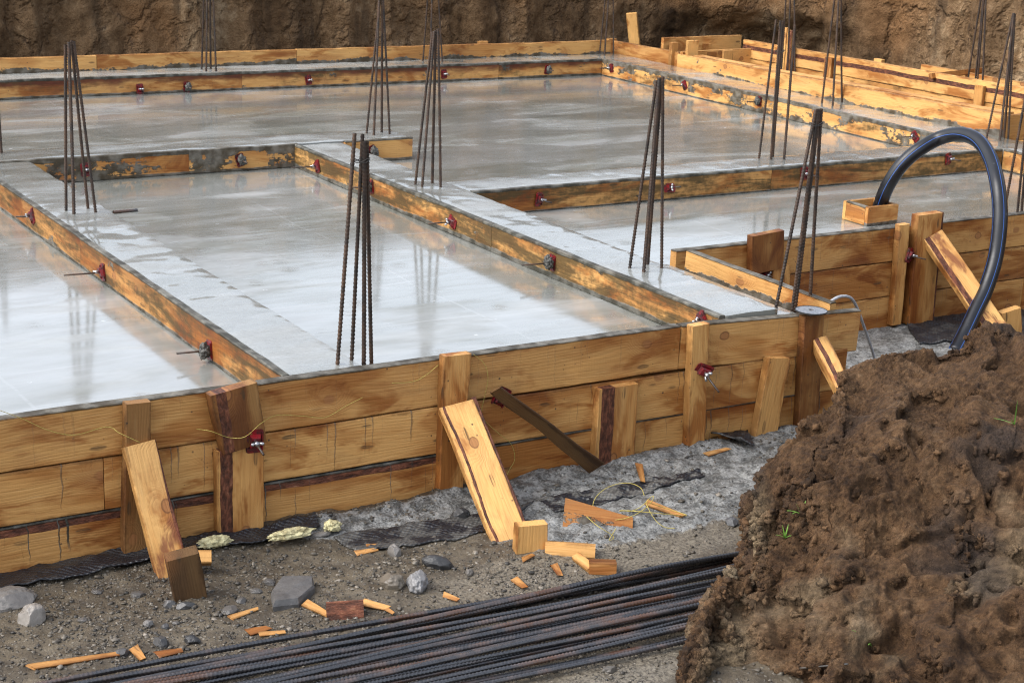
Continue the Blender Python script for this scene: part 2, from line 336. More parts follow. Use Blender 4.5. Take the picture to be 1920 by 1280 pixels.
def bank_material():
    s = N('cut_earth'); p = s.co(); x, y, z = s.xyz(p)
    n1 = s.noise(s.scale(p, (0.9, 0.9, 0.45)), 1, 5, 0.6, 0.4); n2 = s.noise(p, 9, 6, 0.7); n3 = s.noise(p, 30, 4, 0.7)
    n4 = s.noise(s.scale(p, (4.0, 4.0, 0.5)), 1, 4, 0.6)
    col = s.ramp(s.ma('ADD', s.ma('MULTIPLY', n1, 0.55), s.ma('MULTIPLY', n2, 0.45)), [(0.34, (0.034, 0.018, 0.008)), (0.44, (0.105, 0.060, 0.027)), (0.54, (0.17, 0.105, 0.053)), (0.66, (0.34, 0.245, 0.145))])
    col = s.mix(s.st(n4, 0.50, 0.66, 0, 0.6), col, (0.045, 0.028, 0.015))
    col = s.mix(s.ma('MULTIPLY', s.at('rust_soil', 'GEOMETRY'), 0.7), col, s.mix(n2, (0.13, 0.060, 0.020), (0.26, 0.14, 0.06)))
    wv = s.n('ShaderNodeVectorMath', operation='ADD'); s.l(s.scale(p, (1.0, 1.0, 0.55)), wv.inputs[0]); s.l(s.scale(s.noise(p, 3.0, 4, 0.6, 0.0, 1), (0.5, 0.5, 0.5)), wv.inputs[1])
    ce = s.vor(wv.outputs[0], 2.1, 'DISTANCE_TO_EDGE').outputs['Distance']; cw = s.vor(wv.outputs[0], 2.1)
    crk = s.st(ce, 0.05, 0.0)
    col = s.mix(s.ma('MULTIPLY', crk, s.st(n2, 0.45, 0.65, 0, 0.75)), col, (0.028, 0.014, 0.008))
    tintv = s.ma('MULTIPLY_ADD', s.xyz(cw.outputs['Color'])[0], 0.45, 0.85); col = s.mix(1.0, col, s.comb(tintv, tintv, tintv), 'MULTIPLY')
    h = s.ma('ADD', s.ma('MULTIPLY', n2, 1.0), s.ma('ADD', s.ma('MULTIPLY', n3, 0.5), s.ma('MULTIPLY', s.st(ce, 0.0, 0.12), 0.7)))
    return s.fin(col, 0.85, s.bump(h, 1.0, 0.05), Specular_IOR_Level=0.25)

def ground_material():
    s = N('gravelly_mud'); p = s.geo(); sl = s.at('slurry', 'GEOMETRY')
    n1 = s.noise(p, 1.7, 5, 0.6); n2 = s.noise(p, 16, 5, 0.65); n3 = s.noise(p, 90, 4, 0.7); n4 = s.noise(p, 5, 4, 0.6)
    col = s.ramp(s.ma('ADD', s.ma('MULTIPLY', n1, 0.45), s.ma('MULTIPLY', n2, 0.55)), [(0.3, (0.024, 0.019, 0.013)), (0.47, (0.068, 0.054, 0.037)), (0.64, (0.135, 0.110, 0.075)), (0.85, (0.22, 0.19, 0.145))])
    vg = s.vor(s.scale(p, (1, 1, 1)), 60)
    gcol = s.mix(s.xyz(vg.outputs['Color'])[0], (0.09, 0.085, 0.08), (0.30, 0.27, 0.22))
    gm = s.ma('MULTIPLY', s.st(vg.outputs['Distance'], 0.42, 0.3), s.st(s.xyz(vg.outputs['Color'])[1], 0.55, 0.7))
    col = s.mix(s.ma('MULTIPLY', gm, 0.6), col, gcol)
    col = s.mix(s.st(s.ma('ADD', s.at('sand', 'GEOMETRY'), s.ma('MULTIPLY_ADD', n4, 0.6, -0.3)), 0.30, 0.7, 0, 0.7), col, s.mix(s.st(n3, 0.38, 0.6), (0.075, 0.063, 0.046), (0.23, 0.20, 0.152)))
    sm = s.st(s.ma('ADD', sl, s.ma('MULTIPLY_ADD', n2, 0.7, s.ma('MULTIPLY_ADD', n4, 0.7, -0.7))), 0.40, 0.55)
    scol = s.mix(s.st(s.ma('ADD', s.ma('MULTIPLY', n2, 0.5), s.ma('MULTIPLY', n3, 0.5)), 0.40, 0.62), (0.060, 0.061, 0.057), (0.30, 0.302, 0.29))
    col = s.mix(s.ma('MULTIPLY', sm, 0.92), col, scol)
    h = s.ma('ADD', s.ma('MULTIPLY', n2, 0.9), s.ma('ADD', s.ma('MULTIPLY', n3, 0.4), s.ma('MULTIPLY', gm, 0.5)))
    return s.fin(col, s.ma('MULTIPLY_ADD', n4, 0.6, 0.18), s.bump(h, 0.85, 0.014), Specular_IOR_Level=0.4)

def simple(name, col, col2, rough, scale=30, bump=0.2, dist=0.003, metal=0.0, vary=0.0, spec=0.5, stretch=(1, 1, 1)):
    s = N(name); c = s.co(); seed = s.n('ShaderNodeObjectInfo').outputs['Random']
    q = s.scale(c, stretch, s.comb(s.ma('MULTIPLY', seed, 23.0), s.ma('MULTIPLY', seed, 7.0), 0.0))
    n = s.noise(q, scale, 4, 0.6)
    cc = s.mix(s.st(n, 0.35, 0.65), col, col2)
    if vary > 0:
        k = s.ma('MULTIPLY_ADD', seed, vary, 1.0 - vary / 2)
        cc = s.mix(1.0, cc, s.comb(k, k, k), 'MULTIPLY')
    return s.fin(cc, s.ma('MULTIPLY_ADD', n, 0.3, rough - 0.15), s.bump(n, bump, dist), Metallic=metal, Specular_IOR_Level=spec)

def rebar_material():
    s = N('rusty_rebar_steel'); c = s.co(); seed = s.n('ShaderNodeObjectInfo').outputs['Random']
    q = s.scale(c, (1, 1, 1), s.comb(s.ma('MULTIPLY', seed, 40.0), s.ma('MULTIPLY', seed, 13.0), 0.0))
    n = s.noise(s.scale(q, (2.5, 2.5, 2.5)), 1, 5, 0.65); n2 = s.noise(q, 120, 3)
    col = s.mix(s.st(n, 0.47, 0.66), (0.098, 0.099, 0.104), (0.085, 0.038, 0.019))
    col = s.mix(s.st(n2, 0.5, 0.7, 0, 0.5), col, (0.03, 0.026, 0.026))
    met = s.st(n, 0.60, 0.48, 0.05, 0.8)
    return s.fin(col, s.ma('MULTIPLY_ADD', n2, 0.3, 0.16), s.bump(n2, 0.2, 0.001), Metallic=met, Specular_IOR_Level=0.8)

def pipe_material():
    s = N('black_plastic_pipe'); st = s.at('stripe', 'GEOMETRY'); n = s.noise(s.co(), 18, 5, 0.6)
    col = s.mix(s.st(st, 0.62, 0.75), (0.006, 0.007, 0.010), (0.035, 0.10, 0.34))
    col = s.mix(s.st(n, 0.66, 0.8, 0, 0.55), col, (0.17, 0.17, 0.18))
    return s.fin(col, s.ma('MULTIPLY_ADD', n, 0.4, 0.14), s.bump(n, 0.2, 0.004), Specular_IOR_Level=0.45)

def membrane_material():
    s = N('dimpled_black_membrane'); c = s.co(); x, y, z = s.xyz(c)
    k = 2 * math.pi / 0.022
    d_ = s.ma('MULTIPLY', s.ma('SINE', s.ma('MULTIPLY', x, k)), s.ma('SINE', s.ma('MULTIPLY', y, k)))
    n = s.noise(c, 9, 5, 0.6); n2 = s.noise(c, 60, 3)
    m = s.ma('MULTIPLY', s.st(s.ma('ADD', n, s.ma('MULTIPLY', n2, 0.15)), 0.55, 0.66), s.at('dirt'))
    col = s.mix(m, (0.013, 0.013, 0.016), s.mix(n2, (0.04, 0.039, 0.035), (0.17, 0.165, 0.15)))
    return s.fin(col, s.ma('MULTIPLY_ADD', n, 0.4, 0.2), s.bump(s.ma('ADD', d_, s.ma('MULTIPLY', n2, 0.4)), 0.45, 0.005), Specular_IOR_Level=0.5)

def stone_material():
    s = N('river_stone'); c = s.co(); seed = s.n('ShaderNodeObjectInfo').outputs['Random']
    tone, warm = s.at('tone'), s.at('warm')
    q = s.scale(c, (1, 1, 1), s.comb(s.ma('MULTIPLY', seed, 9.0), 0.0, 0.0))
    n = s.noise(q, 22, 5, 0.65); n2 = s.noise(q, 90, 3)
    b = s.mix(warm, (1, 1, 1.02), (1.15, 0.95, 0.70))
    v = s.ma('MULTIPLY', tone, s.ma('MULTIPLY_ADD', n, 1.6, 0.2))
    col = s.mix(1.0, s.comb(v, v, v), b, 'MULTIPLY')
    col = s.mix(s.st(n, 0.62, 0.72, 0, 0.35), col, (0.06, 0.055, 0.04))
    return s.fin(col, s.ma('MULTIPLY_ADD', n2, 0.4, 0.25), s.bump(s.ma('ADD', n, s.ma('MULTIPLY', n2, 0.3)), 0.5, 0.008))

WOOD = wood_material(); FLOOR = concrete_material('floor'); BEAM = concrete_material('beam')
SOIL = soil_material(); BANK = bank_material(); GROUND = ground_material(); REBAR = rebar_material()
PIPE = pipe_material(); MEMB = membrane_material(); STONE = stone_material()
RED = simple('red_painted_steel', (0.20, 0.006, 0.010), (0.045, 0.012, 0.012), 0.38, 30, 0.15, 0.002)
ZINC = simple('galvanised_steel', (0.55, 0.55, 0.56), (0.35, 0.35, 0.36), 0.35, 60, 0.1, 0.001, metal=0.9)
CEM = simple('wet_cement_lump', (0.03, 0.03, 0.026), (0.12, 0.115, 0.10), 0.5, 45, 0.9, 0.01)
STRING = simple('yellow_cord', (0.45, 0.37, 0.09), (0.36, 0.28, 0.06), 0.6, 80, 0.1)
FOAM = simple('mounting_foam', (0.66, 0.60, 0.34), (0.34, 0.29, 0.15), 0.8, 45, 0.9, 0.01)
DISC = simple('grinding_disc_resin', (0.13, 0.14, 0.16), (0.22, 0.23, 0.25), 0.5, 90, 0.3, 0.001)
BLACKM = simple('black_rubber', (0.012, 0.012, 0.012), (0.03, 0.03, 0.03), 0.5, 40)
CONDUIT = simple('pale_grey_conduit', (0.42, 0.43, 0.45), (0.30, 0.31, 0.33), 0.4, 60, 0.1)
GRASS = simple('grass_blade', (0.09, 0.22, 0.025), (0.16, 0.30, 0.05), 0.5, 30, 0.1)
RUSTY = simple('rusty_steel', (0.020, 0.014, 0.011), (0.062, 0.032, 0.017), 0.5, 14, 0.4, 0.002, vary=0.5)
WIRE = simple('dark_wire', (0.03, 0.03, 0.03), (0.06, 0.05, 0.04), 0.5, 60)

# ------------------------------------------------------------------ helpers: boards, tubes, stones
def board_mesh(L, Wd, T, wob=0.003, ch=0.0035, wane=(0, 0), step=0.07, splinter=(0, 0), taper=0.0, seed=None):
    """sawn board: x along, y across, z thickness; slightly uneven edges, chamfered, cut or splintered ends"""
    n = max(3, int(L / step) + 1); sd_ = rng.uniform(0, 200) if seed is None else seed
    xs = np.linspace(0, L, n); V = []; Fc = []
    for i, x in enumerate(xs):
        lo = float(pn(x * 5, sd_, 0.3)) * wob + wane[0] * max(0, float(pn(x * 4, sd_, 5.3)) + 0.3)
        hi = Wd - taper * x / L + float(pn(x * 5, sd_, 9.3)) * wob - wane[1] * max(0, float(pn(x * 4, sd_, 15.3)) + 0.3)
        bow = float(pn(x * 1.3, sd_, 3.1)) * wob
        c = min(ch, T * 0.3)
        sec = [(lo + c, 0), (hi - c, 0), (hi, c), (hi, T - c), (hi - c, T), (lo + c, T), (lo, T - c), (lo, c)]
        for k, (yy, zz) in enumerate(sec):
            dx = 0.0
            if i == 0: dx = -splinter[0] * abs(float(pn(yy * 60, zz * 60, sd_)))
            if i == n - 1: dx = splinter[1] * abs(float(pn(yy * 60, zz * 60, sd_ + 4)))
            V.append((x + dx, yy, zz + bow))
    for i in range(n - 1):
        for k in range(8):
            a, b = i * 8 + k, i * 8 + (k + 1) % 8
            Fc.append((a, b, b + 8, a + 8))
    Fc.append(tuple(range(8))[::-1]); Fc.append(tuple((n - 1) * 8 + k for k in range(8)))
    # faces above run (a,b,b+8,a+8): flip so that normals point outwards
    Fc = [tuple(reversed(q)) for q in Fc]
    return V, Fc
def setp(o, Wd, tone=0.6, wet=0.35, cem=0.0, cemb=0.0, cemt=0.0, drip=0.0, bark0=-1.0, bark1=-1.0, rust=0.0, age=0.0, mould=0.0, stain=0.0):
    for k, v in dict(tone=tone, wet=wet, cem=cem, cemb=cemb, cemt=cemt, drip=drip, bark0=bark0, bark1=bark1, rust=rust, age=age, mould=mould, stain=stain, width=Wd).items(): o[k] = float(v)
    return o
def board(name, origin, xd, yd, L, Wd, T, parent=None, mk=None, **pr):
    xd = Vector(xd).normalized(); zd = xd.cross(Vector(yd)).normalized(); yd = zd.cross(xd)
    M = Matrix((( *[v for v in (xd.x, yd.x, zd.x)], origin[0]), (xd.y, yd.y, zd.y, origin[1]), (xd.z, yd.z, zd.z, origin[2]), (0, 0, 0, 1)))
    V, Fc = board_mesh(L, Wd, T, **(mk or {}))
    o = mesh_obj(name, V, Fc, WOOD, parent, False, M)
    return setp(o, Wd, **pr)
def plank(name, a, b, Wd, T, normal, parent=None, mk=None, **pr):
    """a, b: centres of the two ends on the front face; normal: where the front face looks"""
    a, b = Vector(a), Vector(b); xd = (b - a).normalized(); zd = Vector(normal); zd = (zd - xd * zd.dot(xd)).normalized()
    yd = zd.cross(xd); return board(name, a - yd * Wd / 2 - zd * T, xd, yd, (b - a).length, Wd, T, parent, mk, **pr)
def catmull(pts, n=8):
    P = [Vector(p) for p in pts]; P = [2 * P[0] - P[1]] + P + [2 * P[-1] - P[-2]]; out = []
    for i in range(1, len(P) - 2):
        for k in range(n):
            t = k / n; a, b, c, e = P[i - 1], P[i], P[i + 1], P[i + 2]
            out.append(0.5 * ((2 * b) + (c - a) * t + (2 * a - 5 * b + 4 * c - e) * t * t + (3 * b - a - 3 * c + e) * t ** 3))
    out.append(P[-2]); return out
def tube_mesh(pts, rad, sides=8, caps=True):
    pts = [Vector(p) for p in pts]; n = len(pts); V = []; Fc = []
    t0 = (pts[1] - pts[0]).normalized(); up = Vector((0, 0, 1)) if abs(t0.z) < 0.9 else Vector((1, 0, 0))
    nx = t0.cross(up).normalized()
    for i, p in enumerate(pts):
        t = (pts[min(i + 1, n - 1)] - pts[max(i - 1, 0)]).normalized()
        nx = (nx - t * nx.dot(t)).normalized(); ny = t.cross(nx); rr = rad(i / (n - 1)) if callable(rad) else rad
        for k in range(sides):
            a = 2 * math.pi * k / sides; V.append(p + nx * math.cos(a) * rr + ny * math.sin(a) * rr)
    for i in range(n - 1):
        for k in range(sides):
            a, b = i * sides + k, i * sides + (k + 1) % sides; Fc.append((a, b, b + sides, a + sides))
    if caps: Fc.append(tuple(range(sides))[::-1]); Fc.append(tuple((n - 1) * sides + k for k in range(sides)))
    return V, Fc
def tube(name, pts, rad, mat, parent=None, sides=8): return mesh_obj(name, *tube_mesh(pts, rad, sides), mat, parent, True)
def box_vf(cx, cy, cz, sx, sy, sz, ch=0.0):
    V = [(cx + i * sx / 2, cy + j * sy / 2, cz + k * sz / 2) for k in (-1, 1) for j in (-1, 1) for i in (-1, 1)]
    return V, [(0, 2, 3, 1), (4, 5, 7, 6), (0, 1, 5, 4), (2, 6, 7, 3), (0, 4, 6, 2), (1, 3, 7, 5)]
def ico(sub=3):
    t = (1 + 5 ** 0.5) / 2
    V = [Vector(v).normalized() for v in [(-1, t, 0), (1, t, 0), (-1, -t, 0), (1, -t, 0), (0, -1, t), (0, 1, t), (0, -1, -t), (0, 1, -t), (t, 0, -1), (t, 0, 1), (-t, 0, -1), (-t, 0, 1)]]
    Fc = [(0, 11, 5), (0, 5, 1), (0, 1, 7), (0, 7, 10), (0, 10, 11), (1, 5, 9), (5, 11, 4), (11, 10, 2), (10, 7, 6), (7, 1, 8), (3, 9, 4), (3, 4, 2), (3, 2, 6), (3, 6, 8), (3, 8, 9), (4, 9, 5), (2, 4, 11), (6, 2, 10), (8, 6, 7), (9, 8, 1)]
    for _ in range(sub):
        mid = {}; F2 = []
        def m(a, b):
            k = (min(a, b), max(a, b))
            if k not in mid: mid[k] = len(V); V.append((V[a] + V[b]).normalized())
            return mid[k]
        for a, b, c in Fc:
            ab, bc, ca = m(a, b), m(b, c), m(c, a); F2 += [(a, ab, ca), (b, bc, ab), (c, ca, bc), (ab, bc, ca)]
        Fc = F2
    return np.array([tuple(v) for v in V]), np.array(Fc)
ICO = {k: ico(k) for k in (0, 1, 2, 3, 4)}
def rock_v(sub, amp, seed, freq=1.3, angular=False):
    V, Fc = ICO[sub]; n = fbm(V[:, 0] + seed, V[:, 1] + seed * 2.1, V[:, 2], freq, 4)
    R = 1 + amp * n + 0.05 * fbm(V[:, 0] + seed, V[:, 1], V[:, 2] + 9, 5.5, 3); P = V * R[:, None]
    if angular:
        for k in range(7):
            a = rng.normal(size=3); a /= np.linalg.norm(a); lim = rng.uniform(0.74, 0.98); dd = P @ a
            P = P - np.maximum(dd - lim, 0)[:, None] * a
    return P, Fc

# ------------------------------------------------------------------ ground
ZG = -0.60
def slurry(x, y):
    def el(px, py, rx, ry, a=1.0):
        p = U(px, py, ZG); return a * np.exp(-(((x - p.x) / rx) ** 2 + ((y - p.y) / ry) ** 2))
    v = el(1080, 935, .55, .28) + el(1300, 900, .75, .30) + el(1440, 860, .5, .3) + el(690, 985, .38, .10) + el(1250, 960, .6, .18, .6)
    v = v + el(1680, 640, .8, .6) + el(1150, 1010, .7, .10, .3) + el(130, 1040, .5, .08, .35)
    return np.clip(v, 0, 1.1)
def sand(x, y):
    v = 0
    for px, py, rx, ry in ((1010, 1075, .55, .17), (1230, 1020, .45, .15), (1200, 1250, .5, .15)):
        p = U(px, py, ZG); v = v + np.exp(-(((x - p.x) / rx) ** 2 + ((y - p.y) / ry) ** 2))
    return np.clip(v, 0, 1)
def ground_z(x, y):
    x, y = np.asarray(x, float), np.asarray(y, float)
    z = ZG + 0.022 * fbm(x, y, 0, 1.6, 4) + 0.016 * fbm(x, y, 4, 9, 4, 0.55)
    z = z + 0.022 * (billow(x, y, 5, 7, 4, 0.6) - 0.2) + 0.010 * billow(x, y, 9, 30, 3); s_ = slurry(x, y); z = z + s_ * (0.012 + 0.022 * billow(x, y, 2, 11, 4))
    # a little ridge of spoil against the front wall
    z = z + 0.045 * np.exp(-((y - 5.60) / 0.10) ** 2) * (0.5 + fbm(x, y, 8, 4, 3)) * (x > 0)
    bars = sstep(3.75, 3.95, y) * sstep(5.0, 4.8, y); z = z * (1 - 0.55 * bars) + (ZG - 0.01) * 0.55 * bars
    return z
gx = np.concatenate([[-300, -120, -50, -20, -8, -3, -1, 0], np.arange(0.4, 5.6, 0.0115), np.arange(5.6, 8.4, 0.03), [9, 10, 12, 16, 25, 60, 140, 300]])
gy = np.concatenate([[-300, -120, -40, -12, -4, 0, 2, 3], np.arange(3.4, 5.75, 0.0115), np.arange(5.76, 6.9, 0.03), [7.5, 9, 12, 16, 25, 60, 140, 300]])
GX, GY = np.meshgrid(gx, gy, indexing='ij')
far = ((GX < 0.3) | (GX > 9) | (GY < 3.2) | (GY > 7.2))
GZ = np.where(far, ZG - 0.01, ground_z(GX, GY))
me = grid_mesh('ground', np.stack([GX, GY, GZ], -1)); vattr(me, 'slurry', np.where(far, 0, slurry(GX, GY))); vattr(me, 'sand', np.where(far, 0, sand(GX, GY)))
tag(link('ground', me, GROUND, None, True), None, None, kind='structure')
def gz(x, y): return float(ground_z(x, y))

# ------------------------------------------------------------------ excavation bank (L-shaped cut, level ground above it)
def bank():
    path = [(-40, 15.9), (3.0, 15.65), (11.3, 15.6), (12.6, 14.9), (13.1, 13.6), (13.2, 6.0), (13.6, -20)]
    P = [Vector((*p, 0)) for p in path]; pts = []
    for a, b in zip(P[:-1], P[1:]):
        L = (b - a).length; st = 0.03 if (0 < a.x < 14 and a.y > 5 and b.y > 5) else 0.3
        n = max(2, int(L / st)); pts += [a.lerp(b, k / n) for k in range(n)]
    pts.append(P[-1]); A = np.array([(p.x, p.y) for p in pts])
    # smooth the corners
    for _ in range(40): A[1:-1] = 0.5 * A[1:-1] + 0.25 * (A[:-2] + A[2:])
    T = np.gradient(A, axis=0); T /= np.linalg.norm(T, axis=1)[:, None]; Nn = np.stack([T[:, 1], -T[:, 0]], 1)   # towards the pit
    sarc = np.concatenate([[0], np.cumsum(np.linalg.norm(np.diff(A, axis=0), axis=1))])
    zt = 1.95
    hs_ = np.concatenate([np.linspace(-0.75, 1.0, 62), np.linspace(1.05, zt, 14)])
    back = np.array([0.25, 1.0, 4, 20, 90, 240.0])
    n = len(A); m = len(hs_) + len(back); Q = np.zeros((n, m, 3)); rust = np.zeros((n, m))
    sx = sarc[:, None]; hz = hs_[None, :]
    lean = (hs_ + 0.75) * 0.10
    groove = billow(sx * 1.0, hz * 0.12, 0.5, 1.9, 3); chunk = fbm(sx, hz, 3.3, 1.1, 5, 0.6); clod = billow(sx, hz, 6.1, 5.0, 4, 0.6)
    teeth = 0.5 - np.abs((sx * 1.9 + 0.25 * pn(sx * 0.8, hz * 0.6, 1.0)) % 1.0 - 0.5)
    dsp = 0.11 * chunk + 0.20 * groove + 0.08 * clod + 0.16 * teeth * (fbm(sx, 0, 2, 0.6, 2) > -0.05)
    # a collapsed hollow near the corner
    crn = sarc[np.argmin(np.hypot(A[:, 0] - 12.4, A[:, 1] - 15.0))]
    hol = np.exp(-((sx - crn) / 0.9) ** 2) * sstep(0.35, -0.1, hz + 0.25 * fbm(sx, 0, 1, 2, 3)); dsp = dsp - 0.55 * hol + 0.12 * hol * clod * 3
    toe = np.exp(-((hz + 0.65) / 0.16)) * 0.15 * (1 + fbm(sx, hz, 5, 3, 3)); dsp = dsp + toe
    off = dsp - lean[None, :]
    Q[:, :len(hs_), 0] = A[:, 0:1] + Nn[:, 0:1] * off; Q[:, :len(hs_), 1] = A[:, 1:2] + Nn[:, 1:2] * off
    Q[:, :len(hs_), 2] = hs_[None, :] + 0.05 * fbm(sx, hz, 12, 2.5, 3)
    for k, bq in enumerate(back):
        o_ = -(lean[-1] + bq); Q[:, len(hs_) + k, 0] = A[:, 0] + Nn[:, 0] * o_; Q[:, len(hs_) + k, 1] = A[:, 1] + Nn[:, 1] * o_
        Q[:, len(hs_) + k, 2] = zt + 0.03 + 0.05 * pn(sarc * 0.7, bq, 2)
    rust[:, :len(hs_)] = sstep(0.05, 0.35, fbm(sx, hz, 20, 0.8, 3)) + 0.0 * hz
    me = grid_mesh('earth_bank', Q, flip=False); vattr(me, 'rust_soil', rust)
    tag(link('earth_bank', me, BANK, None, True), None, None, kind='structure')
bank()

# ------------------------------------------------------------------ concrete foundation
ZF = -0.155
fnd = root('concrete_foundation', 'wet grey concrete foundation, shiny floor panels between raised beams', 'foundation', (5, 9, ZG))
def slab(name, x0, x1, y0, y1, z0, z1, mat, amp=0.0, step=0.05, chip=0.0):
    nx, ny = max(2, int((x1 - x0) / step)), max(2, int((y1 - y0) / step))
    X, Y = np.meshgrid(np.linspace(x0, x1, nx), np.linspace(y0, y1, ny), indexing='ij')
    Z = z1 + amp * fbm(X, Y, z1, 6, 4) if amp else np.full_like(X, z1)
    if chip:
        e = np.minimum(np.minimum(X - x0, x1 - X), np.minimum(Y - y0, y1 - Y)); Z = Z - chip * np.exp(-(e / 0.012)) * (0.5 + fbm(X, Y, 7, 9, 3))
    Pt = np.stack([X, Y, Z], -1); V = [tuple(v) for v in Pt.reshape(-1, 3)]; Fc = []
    id_ = np.arange(nx * ny).reshape(nx, ny)
    for i in range(nx - 1):
        for j in range(ny - 1): Fc.append((id_[i, j], id_[i + 1, j], id_[i + 1, j + 1], id_[i, j + 1]))
    per = [id_[i, 0] for i in range(nx)] + [id_[nx - 1, j] for j in range(1, ny)] + [id_[i, ny - 1] for i in range(nx - 2, -1, -1)] + [id_[0, j] for j in range(ny - 2, 0, -1)]
    k = len(per); t0 = len(V); V += [V[i] for i in per]; b0 = len(V); V += [(V[i][0], V[i][1], z0) for i in per]
    for i in range(k): Fc.append((t0 + i, b0 + i, b0 + (i + 1) % k, t0 + (i + 1) % k))
    return mesh_obj(name, V, [tuple(int(t) for t in q) for q in Fc], mat, fnd, amp > 0)
slab('floor_slab', -0.6, 5.16, 5.70, 14.12, ZG - 0.1, ZF, FLOOR, 0.0, 0.5)
slab('floor_slab', 5.162, 9.90, 6.86, 14.12, ZG - 0.1, ZF, FLOOR, 0.0, 0.5)
bz = ZF - 0.05
slab('ground_beam', 2.565, 2.87, 5.70, 10.28, bz, 0.0, BEAM, 0.006, 0.022, 0.006)
slab('ground_beam', 4.695, 5.00, 5.70, 10.28, bz, 0.0, BEAM, 0.006, 0.022, 0.006)
slab('ground_beam', 1.0, 5.56, 10.335, 10.67, bz, 0.001, BEAM, 0.007, 0.022, 0.008)
slab('ground_beam', 5.002, 9.50, 8.54, 8.85, bz, 0.0, BEAM, 0.006, 0.022, 0.006)
slab('ground_beam', -0.6, 9.515, 13.735, 14.10, bz, 0.0, BEAM, 0.008, 0.025, 0.008)
slab('ground_beam', 9.517, 9.925, 6.86, 14.10, bz, 0.0, BEAM, 0.008, 0.025, 0.008)
slab('ground_beam', 5.002, 5.15, 5.70, 6.80, ZG - 0.1, -0.05, BEAM, 0.006, 0.022, 0.0)

# ------------------------------------------------------------------ formwork: outer front wall
YW = 5.64; TW = 0.05
fw = root('formwork_wall', 'front timber shuttering wall of three stacked planks nailed to upright cleats', 'formwork', (3, YW + TW, ZG))
def wall_row(par, segs, ztop, Wd, y0=YW, T=TW, tilt=None, **pr):
    for i, (x0, x1) in enumerate(segs):
        dz = 0.0 if tilt is None else tilt[i]
        q = dict(pr); q['tone'] = pr.get('tone', 0.6) + random.uniform(-0.2, 0.16)
        board('board', (x0 + 0.0015, y0 + T, ztop - Wd), (x1 - x0, 0, dz), (0, 0, 1), x1 - x0 - 0.003, Wd, T, par, None, **q)
wall_row(fw, [(-0.6, 2.36), (2.36, 4.40), (4.40, 5.46)], 0.0, 0.200, tilt=[0, 0, -0.045], tone=0.62, wet=0.8, cemt=0.006, drip=0.15, mould=0.12, rust=0.10, stain=0.15)
wall_row(fw, [(-0.6, 1.80), (1.80, 3.20), (3.20, 5.40)], -0.204, 0.200, tilt=[0, 0, -0.02], tone=0.64, wet=0.8, drip=0.6, mould=0.08)
wall_row(fw, [(-0.6, 3.22)], -0.409, 0.225, tone=0.55, wet=0.9, cemt=0.008, drip=1.0, mould=0.12, bark0=0.188, bark1=0.23)
wall_row(fw, [(3.22, 5.36)], -0.411, 0.225, tone=0.50, wet=1.0, drip=0.7, cemt=0.008, mould=0.2)
def cleat(par, tl, tr, br, bl, T=0.045, yback=YW, mk=None, name='cleat', **pr):
    """board standing against a wall whose face is y=yback; corners given as seen, laid on its front face"""
    yf = yback - T; q = [UY(*p, yf) for p in (tl, tr, br, bl)]
    top, bot = (q[0] + q[1]) / 2, (q[3] + q[2]) / 2; ax = (top - bot).normalized()
    wd = abs((q[1] - q[0]).dot(Vector((ax.z, 0, -ax.x)))) * 0.5 + abs((q[2] - q[3]).dot(Vector((ax.z, 0, -ax.x)))) * 0.5
    pr.setdefault('tone', 0.55); pr.setdefault('wet', 0.6)
    bf = pr.pop('bf', None)
    if bf: pr['bark0'], pr['bark1'] = (1 - bf[1]) * wd, (1 - bf[0]) * wd
    m_ = dict(step=0.05, wob=0.005); m_.update(mk or {})
    return plank(name, bot, top, wd, T - 0.0015, (0, -1, 0), par, m_, **pr), wd
# note: with x up and normal towards the viewer, local y runs to the viewer's left
cleat(fw, (234, 760), (286, 752), (277, 1052), (234, 1062), 0.045, tone=0.12, wet=1.0, age=0.45)
cleat(fw, (398, 741), (484, 718), (503, 836), (415, 842), 0.055, tone=0.25, wet=0.9, mk=dict(wob=0.012, splinter=(0.02, 0.004), taper=-0.01), bf=(0.08, 0.30), age=0.45)
cleat(fw, (408, 846), (496, 836), (496, 1006), (408, 1012), 0.045, tone=0.55, bf=(0.07, 0.33))
cleat(fw, (834, 671), (886, 662), (868, 936), (824, 943), 0.045, tone=0.58, mk=dict(wob=0.01))
cleat(fw, (1124, 731), (1198, 720), (1190, 872), (1114, 882), 0.045, tone=0.50, bf=(0.10, 0.42))
cleat(fw, (1296, 613), (1333, 606), (1320, 852), (1290, 860), 0.045, tone=0.62, wet=0.4)
cleat(fw, (1441, 675), (1484, 670), (1456, 818), (1416, 826), 0.045, tone=0.60, mk=dict(splinter=(0, 0.01)))
cleat(fw, (1509, 592), (1547, 590), (1532, 808), (1497, 814), 0.045, tone=0.0, wet=1.0, age=0.35, mk=dict(wob=0.002))

# ------------------------------------------------------------------ formwork: second outer wall behind the notch
YR = 6.80
rw = root('formwork_wall', 'right-hand timber shuttering wall behind the earth mound, three planks high', 'formwork', (8, YR + TW, ZG))
wall_row(rw, [(5.24, 6.88), (6.88, 12.6)], 0.0, 0.200, YR, tone=0.52, wet=0.9, cemt=0.006, drip=0.25)
wall_row(rw, [(5.32, 6.86), (6.86, 12.6)], -0.204, 0.200, YR, tone=0.52, wet=0.9, drip=0.2)
wall_row(rw, [(5.32, 7.9), (7.9, 12.6)], -0.408, 0.225, YR, tone=0.40, wet=1.0, drip=0.2)
cleat(rw, (1412, 441), (1472, 435), (1470, 506), (1410, 512), 0.05, YR, tone=0.15, wet=1.0, age=0.3)
cleat(rw, (1450, 502), (1482, 498), (1480, 560), (1448, 566), 0.04, YR, tone=0.55)
cleat(rw, (1688, 423), (1708, 420), (1690, 606), (1673, 612), 0.045, YR, tone=0.6)
